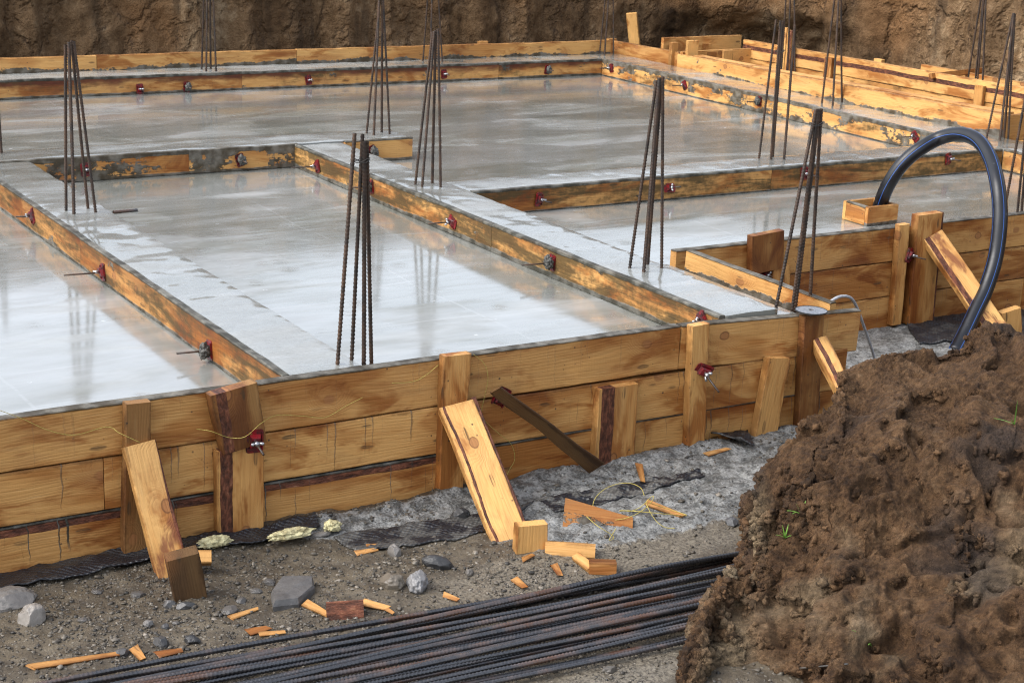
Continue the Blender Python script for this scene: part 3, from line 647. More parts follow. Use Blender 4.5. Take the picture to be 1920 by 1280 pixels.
cleat(rw, (1722, 405), (1772, 398), (1750, 602), (1704, 608), 0.06, YR, tone=0.42, wet=0.9, bf=(0.92, 1.1))
# side board of the notch
jb = root('formwork_wall', 'short side shuttering board closing the notch behind the disc-topped plank', 'formwork', (5.2, 6.2, ZG))
a, b = Vector((5.20, 6.68, 0)), Vector((5.31, 5.70, 0))
xd = (b - a).normalized()
for k, (zt_, h_) in enumerate(((0.040, 0.17), (-0.13, 0.2), (-0.334, 0.27))):
    board('board', (a.x + 0.04, a.y, zt_ - h_), (b.x - a.x, b.y - a.y, -0.045 if k == 0 else 0), (0, 0, 1), (b - a).length, h_, 0.04, jb, None, tone=0.62, wet=0.6, cemb=0.02 if k else 0.085, cem=0.30, mould=0.3, cemt=0.006)

# ------------------------------------------------------------------ inner formwork boards on the beam faces
def inner(label, p0, p1, nrm, segs=None, h=0.155, T=0.03, z=0.0, name='form_board', single=False, **pr):
    """face line p0->p1 (top edge, outer face), nrm looking away from the concrete"""
    p0, p1 = Vector((*p0, 0)), Vector((*p1, 0)); nrm = Vector((*nrm, 0)); xd = Vector((0, 0, 1)).cross(nrm)
    if (p1 - p0).dot(xd) < 0: p0, p1 = p1, p0
    L = (p1 - p0).length; segs = segs or [0, L]
    par = None if len(segs) == 2 else root('shutter_run', label, 'formwork', ((p0 + p1) / 2).to_tuple()[:2] + (ZF,))
    for s0, s1 in zip(segs[:-1], segs[1:]):
        o0 = p0 + xd * (s0 + 0.001) - nrm * T; q = dict(pr); q['tone'] = pr.get('tone', 0.7) + random.uniform(-0.1, 0.1)
        o = board('board' if par else name, (o0.x, o0.y, z - h), xd, (0, 0, 1), s1 - s0 - 0.002, h, T, par, dict(wob=0.004, step=0.05), **q)
        if par is None: tag(o, label, 'formwork')
hB = 0.157
inner('orange wet shutter boards along the left face of the beam at far left', (2.53, 5.70), (2.53, 10.30), (-1, 0), [0, 2.1, 4.6], hB, 0.033, 0.002, tone=0.28, wet=1.0, cem=0.34, cemt=0.010, cemb=0.016, rust=0.35, mould=0.75)
inner('mottled yellow shutter boards along the left face of the central beam', (4.66, 5.70), (4.66, 10.30), (-1, 0), [0, 2.6, 4.6], hB, 0.033, 0.002, tone=0.66, wet=0.7, cem=0.40, cemt=0.016, cemb=0.028, mould=0.95)
inner('cement-smeared orange shutter boards behind the panel in the left half', (2.565, 10.30), (4.69, 10.30), (0, -1), [0, 1.35, 2.125], hB, 0.033, 0.003, tone=0.62, wet=0.7, cem=0.60, cemt=0.03, mould=0.3, cemb=0.02)
inner('grey-caked shutter board left of the far left beam, below the single leaning bar', (1.0, 10.30), (2.49, 10.30), (0, -1), None, hB, 0.033, 0.002, tone=0.55, wet=0.8, cem=0.6, cemt=0.02, cemb=0.02, mould=0.3)
inner('short yellow shutter board on the beam stub beside the central beam', (5.04, 10.30), (5.56, 10.30), (0, -1), None, hB, 0.033, 0.002, tone=0.70, cem=0.25, cemt=0.012, cemb=0.02)
inner('dark blotched shutter boards along the front of the beam right of centre', (5.004, 8.505), (9.48, 8.505), (0, -1), [0, 2.3, 4.476], hB, 0.033, 0.002, tone=0.34, wet=1.0, cem=0.30, cemt=0.018, mould=0.8, cemb=0.01)
inner('orange shutter boards streaked with rust along the inner face of the rear beam', (-0.6, 13.70), (9.48, 13.70), (0, -1), [0, 3.6, 6.3, 8.9, 10.08], hB, 0.033, 0.002, tone=0.60, wet=0.7, cem=0.40, cemt=0.02, cemb=0.020, rust=1.0, mould=0.5, stain=0.4)
inner('yellow shutter boards with grey splashes on the inner face of the right beam', (9.482, 8.86), (9.482, 13.70), (-1, 0), [0, 1.4, 3.1, 4.84], hB, 0.033, 0.002, tone=0.78, wet=0.5, cem=0.56, cemt=0.03, mould=0.55, cemb=0.012)
inner('yellow shutter board inside the right-hand panel beyond the pipe', (9.482, 6.86), (9.482, 8.50), (-1, 0), None, hB, 0.033, 0.002, tone=0.72, cem=0.3, cemt=0.012, cemb=0.01)
inner('thin shutter board hidden on the far side of the far left beam', (2.905, 5.70), (2.905, 10.28), (1, 0), None, hB - 0.06, 0.03, -0.06, tone=0.4, wet=1.0, cem=1.3, cemt=0.004)
inner('thin shutter board on the right side of the central beam beside the right panel', (5.035, 6.87), (5.035, 8.50), (1, 0), None, hB - 0.06, 0.03, -0.06, tone=0.4, wet=1.0, cem=1.3, cemt=0.004)
# outer form on the rear beam and its right-hand return
ro = root('formwork_wall', 'low orange rear shuttering along the foot of the earth bank', 'formwork', (5, 14.15, ZG))
for x0, x1, tn in ((-0.6, 4.55, 0.64), (4.55, 6.4, 0.56), (6.4, 9.86, 0.66)):
    board('board', (x0 + 0.002, 14.15, -0.08), (1, 0, 0), (0, 0, 1), x1 - x0 - 0.004, 0.205, 0.045, ro, dict(wob=0.006), tone=tn, wet=0.6, cem=0.10, cemb=0.10)
board('board', (-0.6, 14.16, -0.6), (1, 0, 0), (0, 0, 1), 10.4, 0.50, 0.04, ro, None, tone=0.5)
board('stake', (8.45, 14.20, -0.6), (0, 0, 1), (-1, 0, 0), 0.745, 0.10, 0.04, ro, None, tone=0.5)
# return at the right end of the rear beam (brown, facing -x) then a jog to the right
rr = root('formwork_wall', 'brown corner shuttering at the right end of the rear boards', 'formwork', (10, 13.6, ZG))
board('board', (9.97, 14.20, -0.08), (0.10, -1.02, 0), (0, 0, 1), 1.02, 0.195, 0.045, rr, None, tone=0.34, wet=0.9, cemb=0.03)
board('board', (10.03, 13.20, -0.08), (1, -0.05, 0), (0, 0, 1), 0.42, 0.195, 0.045, rr, None, tone=0.30, wet=0.9, cemb=0.02)
board('post', (10.06, 13.30, -0.6), (0, 0, 1), (-1, 0, 0), 0.80, 0.075, 0.05, rr, None, tone=0.45)
board('board', (9.88, 14.22, -0.08), (1, 0, 0), (0, 0, 1), 0.09, 0.215, 0.05, rr, None, tone=0.4)

# ------------------------------------------------------------------ step box at the right: low near board, tall far boards
nb = root('formwork_box', 'low yellow shuttering board with an end return, right of the rear rebar bundles', 'formwork', (10, 11, ZG))
board('board', (9.972, 13.08, -0.09), (0, -1, 0.012), (0, 0, 1), 4.12, 0.205, 0.042, nb, dict(wob=0.006), tone=0.74, wet=0.5, cem=0.32, mould=0.3, cemb=0.075)
board('board', (9.975, 9.00, -0.05), (1, 0.02, 0), (0, 0, 1), 1.25, 0.205, 0.042, nb, None, tone=0.34, wet=0.9)
board('top_board', (9.98, 12.9, 0.095), (0, -1, 0.012), (1, 0, 0), 3.9, 0.12, 0.03, nb, None, tone=0.70, wet=0.4)
bb = root('formwork_box', 'tall double row of pale shuttering boards with a purple bark streak, far right', 'formwork', (10.95, 11, ZG))
board('board', (10.95, 13.3, 0.03), (0, -1, 0.008), (0, 0, 1), 5.2, 0.175, 0.042, bb, None, tone=0.88, wet=0.5, bark0=0.085, bark1=0.125, mould=0.25)
board('board', (10.955, 13.3, -0.175), (0, -1, 0.008), (0, 0, 1), 5.2, 0.20, 0.042, bb, None, tone=0.78, wet=0.6, cem=0.2, mould=0.35, cemb=0.01)
board('board', (10.96, 13.3, -0.46), (0, -1, 0.008), (0, 0, 1), 5.2, 0.28, 0.042, bb, None, tone=0.5, wet=0.6)
board('board', (11.42, 11.3, 0.0), (0, -1, 0.0), (0, 0, 1), 4.0, 0.20, 0.042, bb, None, tone=0.9, wet=0.3)
for yy, tn in ((11.95, 0.6), (10.05, 0.8)):
    board('cleat', (10.907, yy, -0.28), (0, 0, 1), (0, 1, 0), 0.47, 0.10, 0.035, bb, None, tone=tn, wet=0.5, bark0=0.05 if tn < 0.7 else -1, bark1=0.09 if tn < 0.7 else -1)
board('cleat', (11.02, 11.4, -0.2), (0, 0, 1), (0, 1, 0), 0.44, 0.11, 0.04, bb, None, tone=0.85)
eb = root('formwork_box', 'pale end boards joining the low and tall shuttering at the rear right corner', 'formwork', (10.4, 13.2, ZG))
board('board', (10.02, 13.16, -0.06), (1, 0.06, 0), (0, 0, 1), 0.95, 0.19, 0.04, eb, None, tone=0.80, wet=0.4)
board('board', (10.05, 13.52, 0.02), (1, 0.03, 0), (0, 0, 1), 1.0, 0.20, 0.04, eb, None, tone=0.70, wet=0.5)
board('cleat', (10.62, 13.12, -0.06), (0, 0, 1), (-1, 0, 0), 0.19, 0.12, 0.03, eb, None, tone=0.75)
def small_block(name, label, px, Y, wd, T, h, **pr):
    p = UY(*px, Y); o = board(name, (p.x + wd / 2, Y + T, p.z), (0, 0, 1), (-1, 0, 0), h, wd, T, None, None, **pr); return tag(o, label, 'timber')
small_block('timber_block', 'pale square timber block standing on the corner of the low yellow shuttering', (1299, 110), 12.97, 0.13, 0.04, 0.17, tone=0.97, wet=0.1)
small_block('timber_block', 'small brown timber block end just right of the pale square block', (1327, 97), 13.46, 0.09, 0.06, 0.075, tone=0.55)
t = root('timber_stake', 'pair of tall upright timber strips with brown bark edge by the rear right corner', 'stake', (10.9, 12.85, -0.3))
for px, top, bk in (((1473, 140), 52, False), ((1483, 144), 57, True)):
    p = UX(*px, 10.86); q = UX(px[0] + 2, top, 10.86)
    board('strip', (10.86, p.y, p.z - 0.1), (0, 0, 1), (0, 1, 0), q.z - p.z + 0.1, 0.07, 0.035, t, None, tone=0.8, wet=0.3, bark0=0.0 if bk else -1, bark1=0.04 if bk else -1)
p, q = UX(1748, 143, 10.86), UX(1842, 132, 11.6)
tag(plank('timber_strut', p, q, 0.05, 0.035, (-0.3, -1, 0.3), None, None, tone=0.45, wet=0.8), 'orange timber strut lying across the tops of the tall pale boards', 'timber')
p = UY(1199, 92, 14.9); q = UY(1183, 26, 14.9)
tag(plank('brace_board', p - Vector((-0.04, 0, 0.5)), q, 0.115, 0.045, (-0.75, -0.66, 0.1), None, None, tone=1.0, wet=0.05), 'pale tilted board leaning up behind the rear shuttering against the bank', 'board')

# ------------------------------------------------------------------ form clamps (red plate, wing nut, tie rod)
def plate_mesh():
    w, h, t_, r_ = 0.078, 0.112, 0.004, 0.014; out = []
    for cx, cy, a0 in ((w / 2 - r_, h / 2 - r_, 0), (-w / 2 + r_, h / 2 - r_, 90), (-w / 2 + r_, -h / 2 + r_, 180), (w / 2 - r_, -h / 2 + r_, 270)):
        for k in range(4):
            a = math.radians(a0 + k * 30); out.append((cx + r_ * math.cos(a), cy + r_ * math.sin(a)))
    n = len(out); V = [(x, y, 0.002) for x, y in out] + [(x, y, t_ + 0.002) for x, y in out]
    Fc = [tuple(range(n))[::-1], tuple(range(n, 2 * n))] + [(i, (i + 1) % n, n + (i + 1) % n, n + i) for i in range(n)]
    def add(v, f_):
        b_ = len(V); V.extend(v); Fc.extend([tuple(i + b_ for i in q) for q in f_])
    # raised ribs and the sloping jaw that grips the rod
    add([(-0.026, -0.034, 0.006), (0.026, -0.034, 0.006), (0.026, 0.034, 0.006), (-0.026, 0.034, 0.006), (-0.018, -0.022, 0.022), (0.018, -0.022, 0.022), (0.018, 0.026, 0.034), (-0.018, 0.026, 0.034)],
        [(0, 1, 5, 4), (1, 2, 6, 5), (2, 3, 7, 6), (3, 0, 4, 7), (4, 5, 6, 7)])
    for sx in (-1, 1): add(*box_vf(sx * 0.033, 0, 0.009, 0.006, 0.085, 0.008))
    return V, Fc
def nut_mesh():
    V, Fc = tube_mesh([(0, 0.004, 0.024), (0, 0.004, 0.052)], 0.011, 8)
    V = [tuple(v) for v in V]
    for sx in (-1, 1):
        b_ = len(V); v, f_ = tube_mesh([(sx * 0.008, 0.004, 0.038), (sx * 0.018, 0.006, 0.046), (sx * 0.026, 0.009, 0.058)], lambda u: 0.008 - 0.002 * abs(u - 0.5), 6)
        V += [tuple(k) for k in v]; Fc = Fc + [tuple(i + b_ for i in q) for q in f_]
    return V, Fc
def lump_mesh():
    Pp, Fc = rock_v(3, 0.9, 5.5, 1.9); Pp = Pp * np.array([0.034, 0.044, 0.030]) + np.array([0.006, 0.004, 0.034]); return Pp, Fc
def make_clamp(coated):
    t = root('form_clamp', '', 'clamp')
    mesh_obj('plate', *plate_mesh(), RED, t)
    if coated: mesh_obj('cement_lump', *lump_mesh(), CEM, t, True)
    else: mesh_obj('wing_nut', *nut_mesh(), ZINC, t, True)
    mesh_obj('tie_rod', *tube_mesh([(0, 0, -0.02), (0.001, 0.0, 0.08), (0.0, 0.004, 0.20)], 0.0055, 7), RUSTY, t, True)
    return t
CL = {False: make_clamp(False), True: make_clamp(True)}; used = {False: False, True: False}
def clamp(px, plane, val, label, coated=False, spin=0.0, tilt=(0, 0), rod=1.0):
    if plane == 'x': p = UX(*px, val); nrm = Vector((-1, 0, 0))
    else: p = UY(*px, val); nrm = Vector((0, -1, 0))
    t = CL[coated] if not used[coated] else copy_tree(CL[coated]); used[coated] = True
    up = Vector((0, 0, 1)); xd = up.cross(nrm); M = Matrix((xd, up, nrm)).transposed()
    M = M @ Euler((tilt[0], tilt[1], spin)).to_matrix()
    t.location = p; t.rotation_euler = M.to_euler(); t.scale = (0.86,) * 3 if val in (YW, YW - 0.05, YW - 0.045) else (0.78,) * 3; t['label'] = label; t['category'] = 'clamp'; t['group'] = 'red formwork clamps on the shuttering'
    for ch in t.children:
        if ch.name.startswith('tie_rod'): ch.scale = (1, 1, rod)
        if ch.name.startswith('cement_lump'): ch.rotation_euler = (0, 0, random.uniform(-0.5, 0.5))
R_ = math.radians
clamp((477, 826), 'y', YW - 0.05, 'upright red clamp on the split cleat left of the yellow cord', False, 0.0, (R_(6), R_(-8)), 0.75)
clamp((938, 745), 'y', YW, 'tilted red clamp at the upper end of the dark fallen brace', False, R_(-28), (R_(10), 0), 0.4)
clamp((1318, 694), 'y', YW - 0.045, 'red clamp with bright wing nut on the slim cleat right of centre', False, R_(-112), (0, R_(22)), 0.9)
clamp((1704, 478), 'y', YR - 0.045, 'red clamp on the slim cleat behind the black pipe', False, R_(-15), (0, R_(15)), 0.7)
clamp((1434, 514), 'y', YR - 0.002, 'red clamp low in the corner behind the notch board', False, R_(60), (0, 0), 0.4)
xb = 2.53
clamp((62, 405), 'x', xb, 'red clamp on the left beam nearest the picture edge', False, R_(30), (0, 0), 0.6)
clamp((194, 510), 'x', xb, 'red clamp on the left beam beside a dark knot stain', False, R_(12), (0, 0), 1.25)
clamp((394, 656), 'x', xb, 'cement-caked clamp on the left beam nearest the front wall', True, 0.1, (0, 0), 0.95)
xc = 4.66
clamp((596, 312), 'x', xc, 'small red clamp at the far end of the central beam', False, R_(20), (0, 0), 1.2)
clamp((697, 350), 'x', xc, 'muddy red clamp on the central beam behind the front rebar bundle', True, 0.2, (0, 0), 0.9)
clamp((849, 416), 'x', xc, 'bright red clamp halfway along the central beam', False, R_(70), (0, 0), 1.0)
clamp((1036, 492), 'x', xc, 'cement-caked red clamp on the central beam nearer the front', True, -0.1, (0, 0), 1.2)
clamp((1318, 600), 'x', xc, 'red clamp tip showing where the central beam meets the front wall', False, R_(40), (0, 0), 0.3)
clamp((160, 318), 'y', 10.30, 'red clamp behind the rebar bundle on the left cross beam', False, 0.1, (0, 0), 0.4)
clamp((450, 300), 'y', 10.30, 'cement-buried clamp right of centre on the left cross beam', True, 0.3, (0, 0), 0.8)
clamp((698, 284), 'y', 10.30, 'red clamp on the short beam stub', True, 0.4, (0, 0), 0.4)
clamp((1010, 374), 'y', 8.505, 'red clamp at the left end of the dark right-hand beam', False, R_(-8), (0, R_(14)), 0.7)
clamp((1255, 352), 'y', 8.505, 'red clamp in the middle of the dark right-hand beam', False, R_(88), (0, R_(14)), 0.8)
clamp((1507, 325), 'y', 8.505, 'red clamp behind the leaning rebar on the dark beam', False, 0.0, (0, 0), 0.8)
clamp((1777, 298), 'y', 8.505, 'red clamp on the dark beam seen under the pipe arch', False, R_(5), (0, R_(10)), 0.7)
for px, lb, co_ in (((262, 167), 'red clamp on the rear beam, leftmost', False), ((350, 163), 'grey caked clamp on the rear beam beside the leftmost red one', True), ((578, 150), 'red clamp on the rear beam left of the tall rebar', False), ((832, 139), 'red clamp on the rear beam behind the middle rebar bundle', False), ((1026, 131), 'rusty caked clamp on the rear beam near its right corner', True)):
    clamp(px, 'y', 13.70, lb, co_, random.uniform(-0.3, 0.3), (0, 0), 0.7)
for px, lb, co_, sp_ in (((1147, 128), 'red clamp on the right beam at the rear corner', False, 0.2), ((1284, 160), 'red clamp on the right beam, second from the rear corner', False, 0.6), ((1424, 190), 'grey caked clamp on the right beam behind three rebars', True, 0), ((1716, 256), 'red clamp turned like a triangle on the right beam beside the pipe', False, 0.8)):
    clamp(px, 'x', 9.482, lb, co_, sp_, (0, 0), 0.9)
clamp((1744, 190), 'x', 10.905, 'red clamp on the pale far right boards', False, 0.1, (0, 0), 0.2)

# ------------------------------------------------------------------ rebar
def rebar_mesh(L, rad, pitch=0.011, sides=9, bend=0.0, seed=0.0, rib=0.14, mat=None):
    st = pitch / 3.0; n = int(L / st) + 1; x = np.linspace(0, L, n); a = np.arange(sides) * 2 * np.pi / sides
    Xg, Ag = np.meshgrid(x, a, indexing='ij')
    phs = (Xg / pitch + 0.55 * np.abs(np.sin(Ag * 1.0))) % 1.0
    rr_ = rad * (0.92 + rib * np.exp(-((phs - 0.5) / 0.16) ** 2)) ; lg = np.maximum(0, np.abs(np.cos(Ag)) - 0.94) * 2.2 * rad * rib * 6
    rr_ = rr_ + lg
    cy = bend * (pn(x * 0.55, seed, 0.2)) ; cz = 0.35 * bend * (pn(x * 0.6, seed, 7.2))
    Pp = np.stack([Xg, rr_ * np.cos(Ag) + cy[:, None], rr_ * np.sin(Ag) + cz[:, None]], -1)
    me = grid_mesh('rebar', np.swapaxes(Pp, 0, 1), flip=True, wrap_u=True)
    me.materials.append(mat or REBAR); me.polygons.foreach_set('use_smooth', [True] * len(me.polygons)); return me
CAGE_ME = [rebar_mesh(1.0, 0.0076, pitch=0.016, seed=k * 3.3, bend=0.008, rib=0.40, mat=RUSTY) for k in range(4)]
# close the tops: a small domed cap ring is not visible at this size; the cut ends are closed below
def stand_bar(par, base, top, k, thick=1.0):
    base, top = Vector(base), Vector(top); v = top - base; L = v.length
    o = bpy.data.objects.new('bar', CAGE_ME[k % 4]); C.objects.link(o); o.parent = par
    o.matrix_local = Matrix.Translation(base - par.location) @ v.to_track_quat('X', 'Z').to_matrix().to_4x4() @ Matrix.Diagonal((L, thick, thick, 1))
    return o
def cage(label, bars, z=0.0, H=None, ycl=None, thick=1.0, tie=None):
    """bars: (top px, base px); the top lies above the bundle's middle"""
    bs = [U(*b, z) for t_, b in bars]
    if ycl: bs = [UY(*b, ycl + 0.04 * (i % 2)) - Vector((0, 0, 0.04)) for i, (t_, b) in enumerate(bars)]
    cen = sum(bs, Vector()) / len(bs)
    t = root('rebar_bundle', label, 'rebar', cen, 'upright rebar bundles cast into the beams')
    for i, ((t_, b), q) in enumerate(zip(bars, bs)):
        yb = q.y * 0.25 + cen.y * 0.75; tp = UY(*t_, yb)
        if H is not None:
            k = (H - z) / (tp.z - z) if abs(tp.z - z) > 0.02 else 1; tp = q + (tp - q) * k
        stand_bar(t, q - Vector((0, 0, 0.03)), tp, i, thick)
    if tie is not None:
        pc = UY(*tie, cen.y); pts = [pc + Vector((0.035 * math.cos(u), 0.025 * math.sin(u), 0.008 * math.sin(2.3 * u))) for u in np.linspace(0, 4 * math.pi, 26)]
        tube('tie_wire', pts, 0.0016, WIRE, t, 5)
    return t
cage('rebar bundle on the left beam standing before the cross beam', [((122, 84), (124, 395)), ((129, 79), (138, 401)), ((134, 76), (167, 391)), ((138, 78), (180, 398))])
cage('large rebar bundle rising behind the front wall, four bars tied near the top', [((665, 250), (630, 692)), ((680, 252), (657, 690)), ((684, 265), (680, 688)), ((688, 265), (698, 686))], ycl=5.74, tie=(677, 300))
cage('rebar bundle on the beam stub, its top cut off by the picture edge', [((713, -10), (687, 250)), ((711, -6), (700, 254)), ((717, -3), (717, 249)), ((718, -6), (731, 252))])
cage('rebar bundle standing on the crossing of the central beam', [((811, 60), (778, 346)), ((814, 59), (790, 351)), ((817, 57), (812, 344)), ((821, 54), (826, 351))])
cage('rebar bundle on the central beam just left of the notch board', [((1231, 151), (1180, 502)), ((1236, 146), (1206, 510)), ((1240, 146), (1216, 495)), ((1243, 144), (1241, 503))])
cage('rebar bundle beside the grinding disc at the front corner', [((1530, 205), (1452, 585)), ((1533, 205), (1484, 580)), ((1536, 205), (1490, 577)), ((1540, 204), (1519, 572))], z=-0.05, tie=(1530, 232))
cage('rebar bundle spread wide on the right-hand beam', [((1455, 37), (1423, 297)), ((1463, 39), (1445, 299)), ((1468, 39), (1450, 294)), ((1490, 47), (1470, 299))], tie=(1462, 96))
cage('rebar bundle on the right beam in front of the low yellow board', [((1568, -30), (1541, 193)), ((1574, -30), (1561, 199)), ((1577, -30), (1580, 191))])
cage('rebar bundle at the far right corner of the low yellow board', [((1900, 25), (1849, 259)), ((1901, 25), (1874, 264)), ((1902, 26), (1884, 257)), ((1903, 27), (1891, 260))])
cage('distant rebar bundle on the rear beam, left one', [((384, -80), (378, 131)), ((388, -82), (386, 134)), ((393, -84), (396, 130)), ((396, -80), (405, 134))])
cage('distant rebar bundle on the rear beam behind the crossing bundle', [((808, -90), (793, 115)), ((812, -92), (806, 117)), ((817, -88), (830, 116))])
cage('distant rebar bundle at the rear right corner', [((1146, -110), (1124, 101)), ((1148, -112), (1133, 104)), ((1150, -110), (1151, 102))])
cage('rebar bundle at the right picture edge beyond the pipe', [((1932, 130), (1883, 395)), ((1935, 128), (1908, 398)), ((1938, 128), (1917, 396))], z=0.0)
cage('single leaning bar at the left picture edge', [((-14, 40), (3, 287)), ((-18, 40), (-14, 290))])
bs = []
t = root('rebar_bundle', 'rebar bundle rising between the far right pale boards', 'rebar', (11.15, 10.4, 0.0), 'upright rebar bundles cast into the beams')
for i, (tp, bx) in enumerate((((1842, -20), (1811, 158)), ((1845, -22), (1829, 160)), ((1847, -22), (1833, 160)), ((1849, -20), (1846, 162)))):
    stand_bar(t, UX(*bx, 11.15) - Vector((0, 0, 0.25)), UX(*tp, 11.15), i)
t = root('rebar_bundle', 'rebar bundle behind the tall timber strips at the rear', 'rebar', (10.6, 12.9, -0.1), 'upright rebar bundles cast into the beams')
for i, (tp, bx) in enumerate((((1478, -70), (1466, 125)), ((1484, -72), (1478, 128)), ((1489, -70), (1492, 126)))):
    stand_bar(t, UX(*bx, 10.6) - Vector((0, 0, 0.15)), UX(*tp, 10.6), i)
o = bpy.data.objects.new('rebar_offcut', rebar_mesh(0.15, 0.009, pitch=0.02, bend=0.0, rib=0.3)); C.objects.link(o)
p, q = U(212, 398, ZF + 0.008), U(253, 394, ZF + 0.008); o.matrix_world = Matrix.Translation(p) @ (q - p).to_track_quat('X', 'Z').to_matrix().to_4x4()
tag(o, 'short rusty rebar offcut lying on the wet floor panel', 'rebar')

# pile of bars lying on the ground
PILE = [rebar_mesh(5.4, 0.0082, pitch=0.0140, bend=0.035, seed=k * 5.1 + 1, rib=0.42) for k in range(7)]
def pile():
    n = 36; ys = np.concatenate([np.linspace(4.69, 4.635, 4), np.linspace(4.615, 4.56, 3), np.linspace(4.52, 4.175, 16), [4.60, 4.52, 4.45, 4.38, 4.30]])
    for i, y in enumerate(ys):
        o = bpy.data.objects.new('rebar', PILE[i % 7]); C.objects.link(o)
        up = 0.018 * (1 + (i % 3 == 0)) + (0.017 if i >= 23 else 0.0)
        ang = random.gauss(-0.056, 0.005) if i > 3 else -0.059 + 0.001 * i
        x0 = -0.95 + random.uniform(-0.1, 0.1)
        yb = y + 0.052 * (2.6 - x0) * 0.9
        o.location = (x0, yb, ZG + 0.004 + up); o.rotation_euler = (random.uniform(0, 6), random.gauss(0, 0.0012), ang)
        tag(o, 'ribbed dark steel bar lying in the long pile across the foreground', 'rebar', 'bars in the foreground rebar pile')
pile()

# ------------------------------------------------------------------ braces and pegs in front of the wall
def peg(name, label, tl, tr, br, bl, dist_y, T, cat='peg', **pr):
    q = [UY(*p_, dist_y) for p_ in (tl, tr, br, bl)]; top, bot = (q[0] + q[1]) / 2, (q[2] + q[3]) / 2
    wd = ((q[1] - q[0]).length + (q[2] - q[3]).length) / 2
    mk = pr.pop('mk', dict(step=0.03, wob=0.004))
    return tag(plank(name, bot + (bot - top).normalized() * 0.05, top, wd, T, pr.pop('normal', (-0.25, -1, 0.25)), None, mk, **pr), label, cat)
# left brace: from the cleat down to the peg
a = U(332, 1075, ZG + 0.02); b = UY(262, 831, YW - 0.06)
tag(plank('brace_plank', a - Vector((0.0, 0, 0.05)), b, 0.115, 0.05, (-0.12, -0.75, 0.62), None, dict(wob=0.006, splinter=(0, 0.004)), tone=0.88, wet=0.5, bark0=-0.01, bark1=0.006, stain=1.0), 'light timber brace plank propped against the wall at left', 'brace')
peg('timber_peg', 'dark wet timber peg driven in at the foot of the left brace', (314, 1050), (372, 1040), (388, 1116), (330, 1130), 5.16, 0.07, tone=0.0, wet=1.0, age=0.85)
p = U(378, 1062, ZG + 0.05); tag(plank('timber_wedge', p + Vector((-0.08, 0.06, 0.03)), p + Vector((0.045, 0.02, 0.025)), 0.05, 0.04, (0, -0.8, 0.6), None, dict(splinter=(0, 0.004)), tone=0.7), 'short orange timber wedge behind the dark peg', 'wedge')
# centre brace
a = U(966, 1016, ZG + 0.01); b = UY(857, 757, YW - 0.05)
tag(plank('brace_plank', a - Vector((0.0, 0, 0.03)), b, 0.150, 0.045, (-0.22, -0.72, 0.65), None, dict(wob=0.006, wane=(0.004, 0.006), splinter=(0.03, 0.006)), tone=1.0, wet=0.15, bark0=0.122, bark1=0.134, stain=0.25, cem=0.34), 'pale brace plank with red bark edges leaning on the wall at centre', 'brace')
cb = [o for o in C.objects if o.get('label', '').startswith('pale brace plank with red')][0]
V, Fc = board_mesh(0.62, 0.018, 0.03, wob=0.012, step=0.03); be = mesh_obj('bark_edge', V, Fc, WOOD); be.parent = cb; be.location = (0.06, -0.014, 0.012)
setp(be, 0.018, bark0=-0.5, bark1=0.5)
peg('timber_peg', 'pale square timber peg at the foot of the centre brace', (972, 992), (1026, 978), (1022, 1026), (972, 1036), 4.98, 0.05, tone=0.72, wet=0.4)
p0, p1 = U(1022, 1028, ZG + 0.03), U(1116, 1034, ZG + 0.03)
tag(plank('timber_offcut', p0, p1, 0.055, 0.05, (0.05, -0.9, 0.25), None, None, tone=0.6, wet=0.6, rust=0.15), 'small timber offcut lying right of the pale square peg', 'timber')
p0, p1 = U(1105, 1066, ZG + 0.02), U(1156, 1068, ZG + 0.02)
tag(plank('timber_offcut', p0, p1, 0.05, 0.07, (-0.3, -0.9, 0.2), None, None, tone=0.2, wet=1.0, rust=0.4), 'dark orange square block lying above the rebar pile', 'timber')
p0, p1 = U(1080, 1040, ZG + 0.03), U(1108, 1062, ZG + 0.02)
tag(plank('timber_splinter', p0, p1, 0.04, 0.02, (-0.3, -0.5, 0.8), None, dict(splinter=(0.02, 0.03)), tone=0.5, rust=0.4), 'split reddish stick touching the dark orange square block', 'timber')
p0, p1 = U(612, 1146, ZG + 0.02), U(682, 1142, ZG + 0.025)
tag(plank('timber_offcut', p0, p1, 0.07, 0.08, (-0.2, -0.85, 0.45), None, None, tone=0.0, wet=1.0, bark0=-0.5, bark1=0.5), 'dark red-brown timber block lying left of the rebar pile', 'timber')
# dark slanting brace: a twisted splintered board from the tilted clamp to the ground
a = UY(930, 733, YW - 0.10); b = UY(1110, 878, YW - 0.12)
tag(plank('fallen_brace', a, b, 0.060, 0.012, (-0.55, -0.75, -0.42), None, dict(wob=0.012, splinter=(0.01, 0.05), taper=-0.025, step=0.05), tone=0.0, wet=1.0, cem=0.10, age=0.78, mould=0.35), 'dark muddy splintered board slanting down from the tilted clamp', 'brace')
